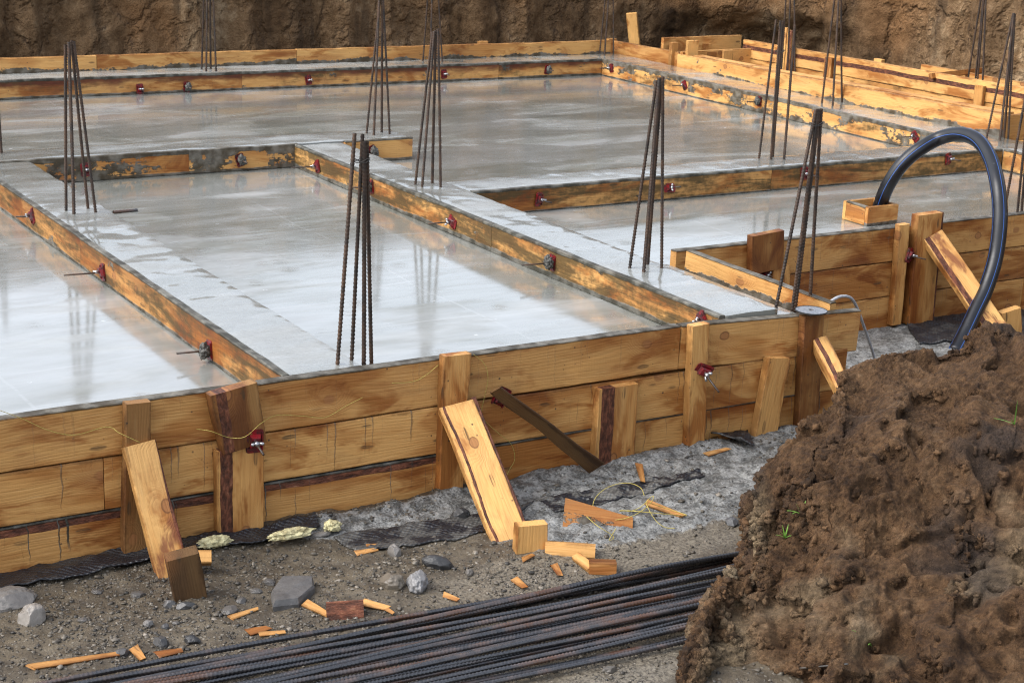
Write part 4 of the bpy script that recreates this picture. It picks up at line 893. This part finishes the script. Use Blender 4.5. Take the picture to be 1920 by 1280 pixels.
# brace by the post, split log half
a = U(1600, 800, -0.5) ; a = UY(1592, 742, 5.30); b = UY(1537, 632, YW - 0.05)
tag(plank('brace_plank', a, b, 0.075, 0.06, (-0.35, -0.85, 0.35), None, dict(wob=0.01, splinter=(0, 0.02)), tone=0.9, wet=0.2, bark0=0.04, bark1=0.062, cem=0.35), 'blackened split brace leaning beside the disc-topped plank', 'brace')
a = U(1880, 632, ZG + 0.05); b = UY(1750, 440, YR - 0.07)
tag(plank('brace_plank', a, b, 0.135, 0.05, (-0.35, -0.75, 0.55), None, dict(wob=0.006, wane=(0, 0.006), splinter=(0.02, 0.004)), tone=0.9, wet=0.2, bark0=0.095, bark1=0.128, stain=1.0), 'brace plank with purple bark leaning on the right wall behind the pipe', 'brace')
peg('timber_peg', 'orange timber peg poking up behind the mound crest at right edge', (1882, 585), (1912, 580), (1914, 625), (1884, 630), 6.35, 0.05, tone=0.62)

# grinding disc on the brown plank
t = root('grinding_disc', 'round grey grinding disc lying on top of the brown plank', 'disc', UY(1521, 583, YW - 0.02))
def ring_mesh(r0, r1, h, n=40):
    V = []; Fc = []
    for rr_, zz in ((r0, 0), (r1, 0), (r1, h), (r0, h)):
        V += [(rr_ * math.cos(2 * math.pi * k / n), rr_ * math.sin(2 * math.pi * k / n), zz) for k in range(n)]
    for q in range(4):
        for k in range(n): Fc.append((q * n + k, q * n + (k + 1) % n, ((q + 1) % 4) * n + (k + 1) % n, ((q + 1) % 4) * n + k))
    return V, Fc
Mt = Matrix.Translation(t.location)
mesh_obj('disc', *ring_mesh(0.012, 0.072, 0.004), DISC, t, False, Mt); mesh_obj('hub', *ring_mesh(0.0118, 0.019, 0.0058), ZINC, t, False, Mt); mesh_obj('rim', *ring_mesh(0.0722, 0.0745, 0.006), BLACKM, t, False, Mt)
pts = [UY(1546, 576, 5.85), UY(1556, 566, 5.84), UY(1575, 556, 5.84), UY(1594, 558, 5.86), UY(1606, 575, 5.9), UY(1620, 612, 5.95), UY(1637, 662, 6.0), UY(1644, 690, 6.02)]
tag(tube('conduit', catmull(pts, 8), 0.0075, CONDUIT), 'thin pale grey conduit looping over the wall end', 'conduit')

# ------------------------------------------------------------------ black pipe with blue stripes in a timber box
_q = [U(*p_, ZF) for p_ in ((1580, 411), (1625, 425), (1678, 418))]
bx0, bx1, by0, by1 = _q[1].x, _q[2].x, _q[1].y, _q[0].y; hb_ = 0.12
bx = root('pipe_box', 'small square timber box around the black pipe, standing on the wet panel', 'box', ((bx0 + bx1) / 2, (by0 + by1) / 2, ZF))
board('side', (bx0, by0 + 0.025, ZF), (1, 0, 0), (0, 0, 1), bx1 - bx0, hb_, 0.025, bx, None, tone=0.8, wet=0.3, cem=0.25, cemb=0.02)
board('side', (bx1 - 0.0, by1 - 0.025, ZF), (-1, 0, 0), (0, 0, 1), bx1 - bx0, hb_, 0.025, bx, None, tone=0.7, cem=0.3)
board('side', (bx0 + 0.025, by1 - 0.027, ZF + 0.001), (0, -1, 0), (0, 0, 1), by1 - by0 - 0.054, hb_, 0.025, bx, None, tone=0.75, cem=0.3, cemt=0.01)
board('side', (bx1 - 0.025, by0 + 0.027, ZF + 0.001), (0, 1, 0), (0, 0, 1), by1 - by0 - 0.054, hb_, 0.025, bx, None, tone=0.7, cem=0.3)
def pipe():
    px = [(1648, 392), (1656, 368), (1668, 342), (1690, 310), (1720, 283), (1760, 260), (1800, 252), (1835, 265), (1858, 300), (1871, 350), (1875, 410), (1867, 480), (1849, 540), (1827, 588), (1806, 632), (1790, 662)]
    yd = np.interp(np.linspace(0, 1, len(px)), [0, 0.35, 0.62, 1], [(by0 + by1) / 2, 7.30, 6.60, 6.30])
    pts = catmull([UY(*p_, y_) for p_, y_ in zip(px, yd)], 8)
    pts = [pts[0] - Vector((0.05, 0, 0.10))] + pts; sides = 48
    V, Fc = tube_mesh(pts, 0.044, sides)
    o = mesh_obj('water_pipe', V, Fc, PIPE, None, True)
    st = np.array([1.0 if (k % 12) == 3 else 0.0 for k in range(sides)]); vattr(o.data, 'stripe', np.tile(st, len(pts)))
    tag(o, 'thick black plastic pipe with blue stripes arching out of the timber box', 'pipe')
pipe()

# ------------------------------------------------------------------ membranes on the ground
def membrane(label, corners, nu, nv, dirt, lift=0.01, curl=0.0):
    """four ground corners in pixels: far-left, far-right, near-right, near-left"""
    c_ = [U(*p_, ZG) for p_ in corners]; u = np.linspace(0, 1, nu)[:, None, None]; v = np.linspace(0, 1, nv)[None, :, None]
    c_ = [np.array(q) for q in c_]
    Pp = (c_[0] * (1 - u) + c_[1] * u) * (1 - v) + (c_[3] * (1 - u) + c_[2] * u) * v
    x, y = Pp[..., 0], Pp[..., 1]; sd_ = rng.uniform(0, 50)
    e = 0.03 * fbm(x, y, sd_, 5, 3) * v[..., 0]; Pp[..., 1] += e
    Pp[..., 2] = ground_z(Pp[..., 0], Pp[..., 1]) + lift + 0.012 * fbm(x, y, sd_ + 3, 6, 3) + curl * (v[..., 0] ** 3) * (1 + fbm(x, 0, sd_, 3, 3)) + 0.5 * curl * (1 - v[..., 0]) ** 3
    me = grid_mesh('drainage_membrane', Pp, flip=True); o = link('drainage_membrane', me, MEMB, None, True); o['dirt'] = dirt
    md = o.modifiers.new('thickness', 'SOLIDIFY'); md.thickness = 0.006
    return tag(o, label, 'membrane', 'black dimpled membranes')
membrane('black dimpled membrane strip along the wall foot at left edge', [(-60, 1082), (590, 988), (600, 1004), (-60, 1128)], 90, 14, 0.15, 0.012, 0.012)
membrane('black dimpled membrane sheet lying between the stones and the centre brace', [(625, 1012), (1000, 955), (915, 1006), (672, 1040)], 60, 24, 0.6, 0.006, 0.004)
membrane('cement-spattered membrane sheet right of the centre brace', [(1010, 950), (1310, 888), (1318, 900), (1040, 976)], 60, 24, 1.3, 0.004, 0.004)
membrane('black dimpled membrane on the ground before the right wall', [(1690, 600), (1960, 578), (1960, 640), (1720, 650)], 70, 40, 0.25, 0.012, 0.0)
membrane('torn scrap of black membrane at the foot of the slim cleat', [(1330, 840), (1400, 828), (1415, 858), (1385, 848)], 16, 10, 0.4, 0.02, 0.03)

# ------------------------------------------------------------------ foam lumps
def foam(label, px, r_, seed):
    p_ = U(*px, ZG + 0.045); Pp, Fc = rock_v(4, 0.3, seed, 1.2); n = 0.45 * fbm(Pp[:, 0] * 1.3 + seed, Pp[:, 1] * 1.3, Pp[:, 2], 1.7, 2) - 0.30 * billow(Pp[:, 0] + seed, Pp[:, 1], Pp[:, 2], 2.6, 2)
    Pp = Pp * (1.15 + n)[:, None] * np.array(r_); o = mesh_obj('foam_lump', Pp, Fc, FOAM, None, True, Matrix.Translation(p_))
    tag(o, label, 'foam', 'yellow foam lumps along the wall foot')
foam('dirty yellow foam lump between the left brace and the bark cleat', (400, 1016), (0.06, 0.026, 0.020), 2.2)
foam('bright yellow foam lump at the foot of the bark cleat', (545, 1000), (0.085, 0.024, 0.018), 8.1)
foam('small mud-covered foam lump right of the bright one', (622, 985), (0.032, 0.024, 0.020), 4.6)

# ------------------------------------------------------------------ stones
def stone(label, px, sz, tone, warm, sub=4, amp=0.35, ang=True, rz=None, seed=None):
    p_ = U(*px, ZG); g_ = gz(p_.x, p_.y); Pp, Fc = rock_v(sub, amp, rng.uniform(0, 60) if seed is None else seed, 1.1, ang)
    Pp = Pp * np.array(sz); o = mesh_obj('stone', Pp, Fc, STONE, None, True, Matrix.Translation((p_.x, p_.y, g_ + sz[2] * 0.30)) @ Euler((0, random.uniform(-0.15, 0.15), random.uniform(0, 3) if rz is None else rz)).to_matrix().to_4x4())
    o['tone'] = tone * 0.62; o['warm'] = warm; return tag(o, label, 'stone', 'loose stones on the mud')
k_ = 1 / 560.0
stone('pale round stone at the left edge of the mud', (60, 1165), (28 * k_, 24 * k_, 25 * k_), 0.36, 0.5, rz=0.3)
stone('large half-buried pale stone cut by the left picture edge', (12, 1130), (60 * k_, 40 * k_, 22 * k_), 0.24, 0.4, rz=0)
stone('small grey-green stone near the corner of the membrane sheet', (740, 1040), (19 * k_, 15 * k_, 15 * k_), 0.24, 0.4)
stone('long dark wet stone below the membrane sheet', (820, 1062), (34 * k_, 17 * k_, 17 * k_), 0.05, 0.0, rz=-0.7, amp=0.2)
stone('brown stone touching the pale streaked one', (736, 1102), (28 * k_, 20 * k_, 21 * k_), 0.17, 0.9, amp=0.45)
stone('grey stone streaked with white, right of the brown one', (782, 1102), (29 * k_, 21 * k_, 25 * k_), 0.30, 0.1, amp=0.5)
pt = [(508, 1112), (528, 1086), (588, 1088), (590, 1104), (560, 1132), (512, 1140)]
pt = [U(*q, ZG + 0.012) for q in pt]; cn = sum(pt, Vector()) / 6; V = [p_ + Vector((0, 0, 0.006 * (k % 2))) for k, p_ in enumerate(pt)] + [cn + (p_ - cn) * 0.9 + Vector((0, 0, 0.016 + 0.004 * (k % 3))) for k, p_ in enumerate(pt)] + [cn + Vector((0, 0, 0.022))]
V += [p_ - Vector((0, 0, 0.05)) for p_ in pt]
o = mesh_obj('stone', V, [(k, (k + 1) % 6, 6 + (k + 1) % 6, 6 + k) for k in range(6)] + [(6 + k, 6 + (k + 1) % 6, 12) for k in range(6)] + [(13 + k, 13 + (k + 1) % 6, (k + 1) % 6, k) for k in range(6)], STONE)
o['tone'] = 0.09; o['warm'] = 0.2; tag(o, 'flat angular grey slab of stone right of the dark peg', 'stone', 'loose stones on the mud')
stone('black oval pebble left of the rebar pile', (360, 1200), (15 * k_, 11 * k_, 10 * k_), 0.045, 0.0)
stone('dark round stone beside the rebar pile at lower left', (303, 1206), (15 * k_, 13 * k_, 14 * k_), 0.07, 0.1)
stone('small dark pebble above the dark round stone', (310, 1180), (9 * k_, 8 * k_, 7 * k_), 0.09, 0.1)
stone('dull grey pebble near the long splinter', (228, 1222), (14 * k_, 11 * k_, 8 * k_), 0.10, 0.2)
stone('light grey pebble on the mud left of the peg', (278, 1175), (11 * k_, 9 * k_, 8 * k_), 0.2, 0.3)
stone('rounded grey stone by the foot of the dark peg', (318, 1138), (13 * k_, 12 * k_, 11 * k_), 0.16, 0.2)
stone('dark elongated stone against the dark peg', (347, 1142), (20 * k_, 10 * k_, 9 * k_), 0.07, 0.1, rz=-0.3)
stone('dark grey stone alone near the mound', (1372, 980), (17 * k_, 14 * k_, 12 * k_), 0.10, 0.0)
stone('small brown stone right of the stone pair', (880, 1076), (10 * k_, 9 * k_, 9 * k_), 0.15, 0.6)
stone('round pebble touching the dark orange block', (1100, 1064), (6 * k_, 6 * k_, 6 * k_), 0.22, 0.1)
stone('dark stone under the centre brace on the membrane', (862, 974), (22 * k_, 16 * k_, 17 * k_), 0.05, 0.1, ang=True)
stone('brown oval stone in front of the rebar pile near the mound', (1142, 1256), (16 * k_, 9 * k_, 8 * k_), 0.13, 0.7)
stone('tan half-buried stone at lower left of the bark cleat', (600, 1010), (24 * k_, 10 * k_, 7 * k_), 0.2, 0.5)
for i, (px, s_, tn) in enumerate((((430, 1146), 18, 0.13), ((452, 1128), 12, 0.12), ((505, 1092), 14, 0.11), ((480, 1110), 13, 0.13), ((182, 1112), 12, 0.12), ((258, 1118), 16, 0.11), ((155, 1165), 10, 0.14), ((330, 1168), 8, 0.12))):
    stone('dull mud-coloured stone half sunk in the ground at lower left', px, (s_ * k_, s_ * 0.8 * k_, s_ * 0.45 * k_), tn, 0.4)

# gravel and small pebbles: uncountable
def gravel():
    V0, F0 = ICO[1]; Vs, Fs, sh = [], [], []; b_ = 0; n = 18000
    xs = rng.uniform(1.0, 5.3, n * 3); ys = rng.uniform(3.7, 5.62, n * 3)
    dens = 0.12 + 0.9 * sstep(-0.05, 0.3, fbm(xs, ys, 30, 2.2, 3)) + 0.7 * np.exp(-((xs - 1.9) / 0.9) ** 2) ; dens[(slurry(xs, ys) > 0.5)] *= 0.5
    keep = rng.uniform(0, 1.4, n * 3) < dens; xs, ys = xs[keep][:n], ys[keep][:n]; zs = ground_z(xs, ys)
    sz = 0.0022 + 0.0065 * rng.power(0.45, len(xs)) ** 1.0 * rng.uniform(0.2, 1, len(xs)) + 0.007 * rng.uniform(0, 1, len(xs)) * (rng.uniform(0, 1, len(xs)) > 0.93)
    for x, y, z, s_ in zip(xs, ys, zs, sz):
        q = V0 * (1 + rng.normal(0, 0.22, (len(V0), 1))) * np.array([s_ * rng.uniform(0.8, 1.5), s_ * rng.uniform(0.7, 1.2), s_ * rng.uniform(0.5, 0.9)])
        a = rng.uniform(0, 6.28); ca, sa = math.cos(a), math.sin(a); q = np.stack([q[:, 0] * ca - q[:, 1] * sa + x, q[:, 0] * sa + q[:, 1] * ca + y, q[:, 2] + z + s_ * 0.25], 1)
        Vs.append(q); Fs.append(F0 + b_); b_ += len(V0); sh.append(np.full(len(V0), rng.uniform(0, 1)))
    V, Fc = np.concatenate(Vs), np.concatenate(Fs); me = bpy.data.meshes.new('gravel')
    me.vertices.add(len(V)); me.vertices.foreach_set('co', V.reshape(-1).astype(np.float32)); me.loops.add(Fc.size); me.loops.foreach_set('vertex_index', Fc.reshape(-1).astype(np.int32))
    me.polygons.add(len(Fc)); me.polygons.foreach_set('loop_start', (np.arange(len(Fc)) * 3).astype(np.int32)); me.update(calc_edges=True)
    vattr(me, 'shade', np.concatenate(sh))
    s = N('gravel_stone'); sh_ = s.at('shade', 'GEOMETRY')
    m_ = s.fin(s.ramp(sh_, [(0.0, (0.028, 0.026, 0.023)), (0.5, (0.080, 0.066, 0.048)), (0.85, (0.11, 0.094, 0.072)), (1.0, (0.24, 0.21, 0.17))]), 0.5)
    tag(link('gravel', me, m_, None, False), 'loose gravel and small pebbles scattered over the brown mud', 'gravel', kind='stuff')
gravel()

# ------------------------------------------------------------------ wood scraps on the ground
def scrap(label, a, b, wd, T=0.008, tone=0.75, rust=0.0, wet=0.3, name='wood_scrap', nrm=(-0.15, -0.35, 0.9), zz=0.012, spl=0.03, **pr):
    p0, p1 = U(*a, ZG), U(*b, ZG); p0.z = gz(p0.x, p0.y) + zz; p1.z = gz(p1.x, p1.y) + zz
    tag(plank(name, p0, p1, wd * 1.2, T * 0.6, nrm, None, dict(splinter=(spl * 1.5, spl * 1.5), wob=0.003, step=0.03, ch=0.0008, taper=wd * 0.45), tone=tone * 0.5, rust=rust, wet=max(wet, 0.6), **{**dict(cem=0.25, mould=0.2), **pr}), label, 'wood scrap', 'wood scraps on the ground')
scrap('long thin orange splinter at the lower left of the mud', (68, 1254), (220, 1225), 0.022, 0.012, 0.62, spl=0.04)
scrap('flat brown chip standing by the lower left bars', (252, 1216), (270, 1234), 0.03, 0.008, 0.2, 0.5)
scrap('pale chip between the lower left stones and the bars', (300, 1228), (340, 1218), 0.026, 0.007, 0.9)
scrap('orange chip right of the flat grey slab', (438, 1160), (478, 1144), 0.02, 0.008, 0.6)
scrap('orange flake just above the pile left of centre', (468, 1186), (498, 1178), 0.03, 0.007, 0.65)
scrap('thin orange flake beside the flake above the pile', (492, 1190), (530, 1186), 0.018, 0.007, 0.7)
scrap('orange splinter beside the dark red-brown block', (572, 1134), (614, 1150), 0.03, 0.012, 0.6, 0.2)
scrap('pale shaving right of the dark red-brown block', (684, 1132), (720, 1140), 0.03, 0.006, 1.0)
scrap('second pale shaving close to the pile right of the dark red-brown block', (722, 1142), (736, 1150), 0.016, 0.006, 0.95)
scrap('small orange chip below the pale square peg', (968, 1088), (984, 1100), 0.03, 0.007, 0.6)
scrap('small flat reddish chip between the blocks and the pile', (1040, 1064), (1050, 1078), 0.025, 0.007, 0.55, 0.2)
scrap('tan flake on the grey sand below the centre brace', (984, 1054), (996, 1048), 0.02, 0.006, 0.8)
scrap('reddish stick on the sand right of the yellow cord coil', (1216, 958), (1274, 974), 0.032, 0.014, 0.35, 0.35)
scrap('narrow brown chip upright in the cement near the wall', (1197, 890), (1207, 914), 0.028, 0.008, 0.25, 0.2, nrm=(-0.3, -0.8, 0.5), zz=0.02)
scrap('thin brown board under the yellow cord coil, spattered with cement', (1056, 982), (1186, 990), 0.15, 0.009, 0.1, 0.0, 0.6, cem=0.45, name='thin_board', spl=0.0, zz=0.016)
scrap('orange strip at the foot of the leaning cleat', (1352, 838), (1388, 828), 0.03, 0.01, 0.65)
scrap('short pale strip on the cement near the mound', (1328, 864), (1358, 856), 0.025, 0.01, 0.85)
scrap('orange chip left of the small grey-green stone', (676, 1040), (698, 1036), 0.024, 0.008, 0.6)
scrap('tan flake above the orange chip by the stones', (690, 1030), (708, 1026), 0.014, 0.006, 0.85)
scrap('reddish flake at the upper edge of the pile near its middle', (836, 1118), (858, 1126), 0.022, 0.007, 0.5, 0.4)
scrap('orange sliver lying among the bars at centre', (640, 1178), (745, 1160), 0.02, 0.008, 0.65, zz=0.012)

# ------------------------------------------------------------------ yellow cord
def cord(label, pts, rad=0.0011): tag(tube('yellow_cord', catmull(pts, 10), rad, STRING, None, 6), label, 'cord', 'lengths of yellow cord')
yf = YW - 0.012
cord('yellow cord trailing over the top plank at far left', [UY(-20, 762, yf), UY(40, 784, yf), UY(90, 806, yf), UY(140, 815, yf), UY(200, 800, yf), UY(225, 812, YW - 0.05), UY(262, 829, YW - 0.07)])
cord('yellow cord sagging across the split cleat above the red clamp', [UY(368, 804, yf), UY(395, 808, YW - 0.06), UY(430, 820, YW - 0.062), UY(460, 818, YW - 0.09), UY(490, 793, YW - 0.075), UY(520, 778, yf), UY(570, 780, yf), UY(610, 782, yf), UY(650, 760, yf), UY(680, 745, yf)])
cord('yellow cord hanging from the centre cleat along the upper plank', [UY(735, 718, yf), UY(775, 715, yf), UY(800, 702, yf), UY(822, 684, yf)])
cord('yellow cord dangling down the wall right of the centre cleat', [UY(888, 664, yf), UY(908, 682, yf), UY(915, 710, yf), UY(908, 745, yf), UY(904, 780, yf), UY(930, 808, yf), UY(958, 832, yf), UY(965, 860, yf), UY(955, 880, yf), UY(950, 892, yf)])
c0 = U(1165, 965, ZG); pts = []
for u in np.linspace(0, 5.5 * math.pi, 40):
    rr_ = 0.11 + 0.05 * math.sin(u * 0.7); pts.append(c0 + Vector((rr_ * math.cos(u) + 0.02 * u / 5, 0.7 * rr_ * math.sin(u) - 0.012 * u, 0.03 + 0.035 * (1 + math.sin(u * 1.37)))))
cord('tangled coil of yellow cord on the sand right of the centre brace', pts, 0.0015)
cord('loose end of yellow cord below the coil', [U(1100, 968, ZG + 0.05), U(1120, 985, ZG + 0.06), U(1150, 1005, ZG + 0.02), U(1142, 1012, ZG + 0.015), U(1155, 990, ZG + 0.04)], 0.0015)

# ------------------------------------------------------------------ earth mound in the right foreground
def mound():
    rid = [(1180, 1420, 4.55), (1288, 1290, 4.98), (1315, 1165, 5.22), (1342, 1070, 5.42), (1388, 1020, 5.55), (1398, 960, 5.68), (1432, 885, 5.82), (1500, 815, 5.95), (1555, 745, 6.08), (1578, 694, 6.16), (1660, 664, 6.25), (1720, 654, 6.32), (1790, 638, 6.40), (1850, 606, 6.48), (1930, 618, 6.52), (2100, 600, 6.6), (2350, 640, 6.7), (2700, 800, 6.8)]
    Rg = np.array([UD(x, y, d_) for x, y, d_ in rid])
    k = np.concatenate([[0], np.cumsum(np.linalg.norm(np.diff(Rg[:, :3], axis=0), axis=1))]); k /= k[-1]
    ns, na, nb_ = 620, 380, 90
    s_ = np.linspace(0, 1, ns); Rg = np.stack([np.interp(s_, k, Rg[:, i]) for i in range(3)], 1)
    dirv = Rg[:, :2] / np.linalg.norm(Rg[:, :2], axis=1)[:, None]; hgt = np.maximum(Rg[:, 2] - (ZG - 0.06), 0.02)
    run_n = 0.10 + hgt * np.interp(s_, [0, 0.18, 0.4, 0.7, 1], [0.32, 0.6, 1.25, 1.75, 1.8]); run_f = 0.10 + hgt * 0.75
    tn = np.linspace(1, 0, na)[None, :]; tf = np.linspace(0, 1, nb_)[None, 1:]
    # near side: rounded crest, then a steep lower face
    zn = Rg[:, 2:3] - hgt[:, None] * (0.62 * tn ** 1.15 + 0.38 * tn ** 3.0); dn = -run_n[:, None] * tn
    zf = Rg[:, 2:3] - hgt[:, None] * (tf ** 1.3); df = run_f[:, None] * tf
    D = np.concatenate([dn, df], 1); Z = np.concatenate([zn, zf], 1)
    X = Rg[:, 0:1] + dirv[:, 0:1] * D; Y = Rg[:, 1:2] + dirv[:, 1:2] * D
    P = np.stack([X, Y, Z], -1)
    gu, gv = np.gradient(P, axis=0), np.gradient(P, axis=1); Nn = np.cross(gu, gv); Nn /= np.linalg.norm(Nn, axis=2)[..., None] + 1e-9
    if Nn[ns // 2, na // 2, 2] < 0: Nn = -Nn
    low = sstep(0.15, 0.6, np.concatenate([np.repeat(tn, ns, 0), np.zeros((ns, nb_ - 1))], 1) + 0.25 * fbm(X, Y, Z, 2.2, 3))
    big = fbm(X, Y, Z, 1.9, 3); mid = billow(X, Y, Z, 5.0, 3, 0.55); clod = 0.25 + 0.55 * (billow(X + 9, Y, Z, 17, 3, 0.6) - 0.25) + 0.5 * fbm(X + 9, Y, Z, 22, 4, 0.65); fine = 0.25 + fbm(X, Y + 7, Z, 75, 3, 0.7)
    crk = billow(X * 1.0, Y, Z * 0.35, 4.2, 3); crack = -0.13 * np.exp(-(crk / 0.030)) * low; smo = 1 - 0.95 * sstep(0.3, 0.9, low)
    vert = fbm(X * 1.0, Y, Z * 0.25, 6, 3)
    clm = sstep(-0.15, 0.25, fbm(X, Y, Z + 3, 3.0, 3))
    ridge_w = 1 - 0.45 * np.exp(-(np.concatenate([np.repeat(tn, ns, 0), np.repeat(tf, ns, 0)], 1) / 0.06) ** 2)
    dsp = 0.17 * big * ridge_w + 0.065 * (mid - 0.25) * (0.5 + 0.7 * low) + 0.045 * (clod - 0.25) * (0.25 + 1.0 * clm) * smo + 0.030 * (fine - 0.25) * (0.35 + 0.9 * clm) * (0.35 + 0.65 * smo) + 0.012 * fbm(X, Y, Z + 5, 45, 4, 0.75) + crack + 0.07 * vert * low - 0.05 * sstep(0.30, 0.5, np.abs(fbm(X + 3, Y, Z, 3.4, 3)) * 2) 
    P = P + Nn * dsp[..., None]
    me = grid_mesh('soil_mound', P, flip=True)
    s2 = np.repeat(s_[:, None], Z.shape[1], 1); tw = fbm(X, Y, Z, 3, 4)
    tanv = np.clip(sstep(0.5, 0.15, np.abs(s2 - 0.27) / 0.20 + 0.55 * tw) * sstep(0.06, 0.26, np.concatenate([np.repeat(tn, ns, 0), np.zeros((ns, nb_ - 1))], 1) + 0.22 * tw) + 0.65 * low * sstep(0.08, 0.32, fbm(X, Y, Z + 9, 1.9, 3)), 0, 1)
    tanv = tanv * sstep(-0.35, 0.05, fbm(X, Y, Z + 2, 6, 3))
    darkv = sstep(0.18, 0.4, fbm(X + 4, Y, Z, 2.1, 3)) * 0.8
    vattr(me, 'tan', tanv); vattr(me, 'dark', darkv); vattr(me, 'shade', np.clip(1.0 + 0.9 * fbm(X, Y, Z + 31, 70, 3, 0.75) + 0.5 * fbm(X, Y, Z + 3, 22, 3), 0.4, 1.8))
    o = link('soil_mound', me, SOIL, None, True)
    tag(o, 'big heap of crumbly brown excavated soil in the right foreground', 'soil mound'); return o
MD = mound()
def clods():
    me = MD.data; n = len(me.vertices); co = np.empty(n * 3, np.float32); me.vertices.foreach_get('co', co); co = co.reshape(-1, 3)
    no = np.empty(n * 3, np.float32); me.vertices.foreach_get('normal', no); no = no.reshape(-1, 3)
    tv = np.empty(n, np.float32); me.attributes['tan'].data.foreach_get('value', tv); dv = np.empty(n, np.float32); me.attributes['dark'].data.foreach_get('value', dv)
    m = fbm(co[:, 0], co[:, 1], co[:, 2] + 40, 3.2, 3); w = (0.15 + sstep(-0.05, 0.3, m)) * (1 - 0.8 * tv) * (no[:, 2] > -0.1) * (co[:, 2] > ZG); w /= w.sum()
    pick = rng.choice(n, 42000, p=w); Vs, Fs, A1, A2, A3 = [], [], [], [], []; b_ = 0
    for i in pick:
        z_ = 0.0022 + 0.016 * rng.uniform(0, 1) ** 9; V0, F0 = ICO[1] if z_ > 0.006 else ICO[0]; q = V0 * (1 + rng.normal(0, 0.30, (len(V0), 1))) * (z_ * rng.uniform(0.6, 1.3, 3)); a_ = rng.uniform(0, 6.3)
        ca, sa = math.cos(a_), math.sin(a_); q = np.stack([q[:, 0] * ca - q[:, 1] * sa, q[:, 0] * sa + q[:, 1] * ca, q[:, 2]], 1) + co[i] + no[i] * z_ * 0.25
        Vs.append(q); Fs.append(F0 + b_); b_ += len(V0); A1.append(np.full(len(V0), tv[i])); A2.append(np.full(len(V0), dv[i] * rng.uniform(0, 1))); A3.append(np.full(len(V0), rng.uniform(0.55, 1.55)))
    V, Fc = np.concatenate(Vs), np.concatenate(Fs); me = bpy.data.meshes.new('clods')
    me.vertices.add(len(V)); me.vertices.foreach_set('co', V.reshape(-1).astype(np.float32)); me.loops.add(Fc.size); me.loops.foreach_set('vertex_index', Fc.reshape(-1).astype(np.int32))
    me.polygons.add(len(Fc)); me.polygons.foreach_set('loop_start', (np.arange(len(Fc)) * 3).astype(np.int32)); me.update(calc_edges=True)
    vattr(me, 'tan', np.concatenate(A1)); vattr(me, 'dark', np.concatenate(A2)); vattr(me, 'shade', np.concatenate(A3))
    o = link('clods', me, SOIL, None, False); o.parent = MD; o['kind'] = 'stuff'
clods()
dg = bpy.context.evaluated_depsgraph_get(); bpy.context.view_layer.update()
from mathutils.bvhtree import BVHTree
BV = BVHTree.FromObject(MD, bpy.context.evaluated_depsgraph_get())
def on_mound(px, py):
    q = Vector(ray((px, py))).normalized(); h = BV.ray_cast(Vector((0, 0, CAM_H)), q); return h[0] if h[0] else UD(px, py, 5.5)
def tuft(label, px, blades):
    p_ = on_mound(*px); V = []; Fc = []
    for dx, dy, L, bend in blades:
        b_ = len(V); n = 7; side = Vector((dy, -dx, 0)).normalized() if abs(dx) + abs(dy) > 0 else Vector((1, 0, 0))
        for i in range(n + 1):
            u = i / n; c_ = Vector((dx * u, dy * u, L * u - bend * u * u)); w_ = 0.0035 * (1 - u ** 2) + 0.0003
            V += [c_ - side * w_, c_ + Vector((0, 0, 0.0012)), c_ + side * w_]
        for i in range(n):
            for k in range(2): q = b_ + i * 3 + k; Fc.append((q, q + 1, q + 4, q + 3))
    tag(mesh_obj('grass_tuft', V, Fc, GRASS, None, True, Matrix.Translation(p_)), label, 'grass tuft', 'grass sprouting on the soil mound')
tuft('grass tuft on the left flank of the mound, upper one', (1502, 964), [(-0.06, -0.02, 0.05, 0.03), (-0.05, 0.02, 0.035, 0.02), (0.02, 0.0, 0.07, 0.01), (0.035, 0.01, 0.055, 0.02), (-0.02, 0.01, 0.05, 0.01)])
tuft('grass tuft on the left flank of the mound, lower one', (1472, 1008), [(-0.04, -0.02, 0.055, 0.02), (-0.02, 0.0, 0.065, 0.01), (0.01, 0.0, 0.06, 0.01), (0.025, -0.02, 0.03, 0.02), (-0.045, 0.0, 0.03, 0.01)])
tuft('thin grass blades high on the mound at the right edge', (1902, 795), [(-0.075, 0.03, 0.035, 0.012), (0.0, 0.0, 0.09, 0.0), (-0.02, 0.0, 0.02, 0.0)])
tuft('single arching grass blade low on the mound', (1632, 1206), [(-0.07, 0.02, 0.085, 0.03), (-0.03, -0.02, 0.02, 0.01), (0.008, 0.0, -0.02, 0.0)])
p0, p1 = on_mound(1500, 1252), on_mound(1590, 1244); n0 = (Vector((0, 0, CAM_H)) - p0).normalized() * 0.012
tag(tube('root_strand', catmull([p0 + n0, p0.lerp(p1, 0.35) + n0 * 1.3, p0.lerp(p1, 0.7) + n0 * 1.3, p1 + n0], 6), 0.0032, WIRE, None, 6), 'black root strand sticking out of the mound low down', 'root')
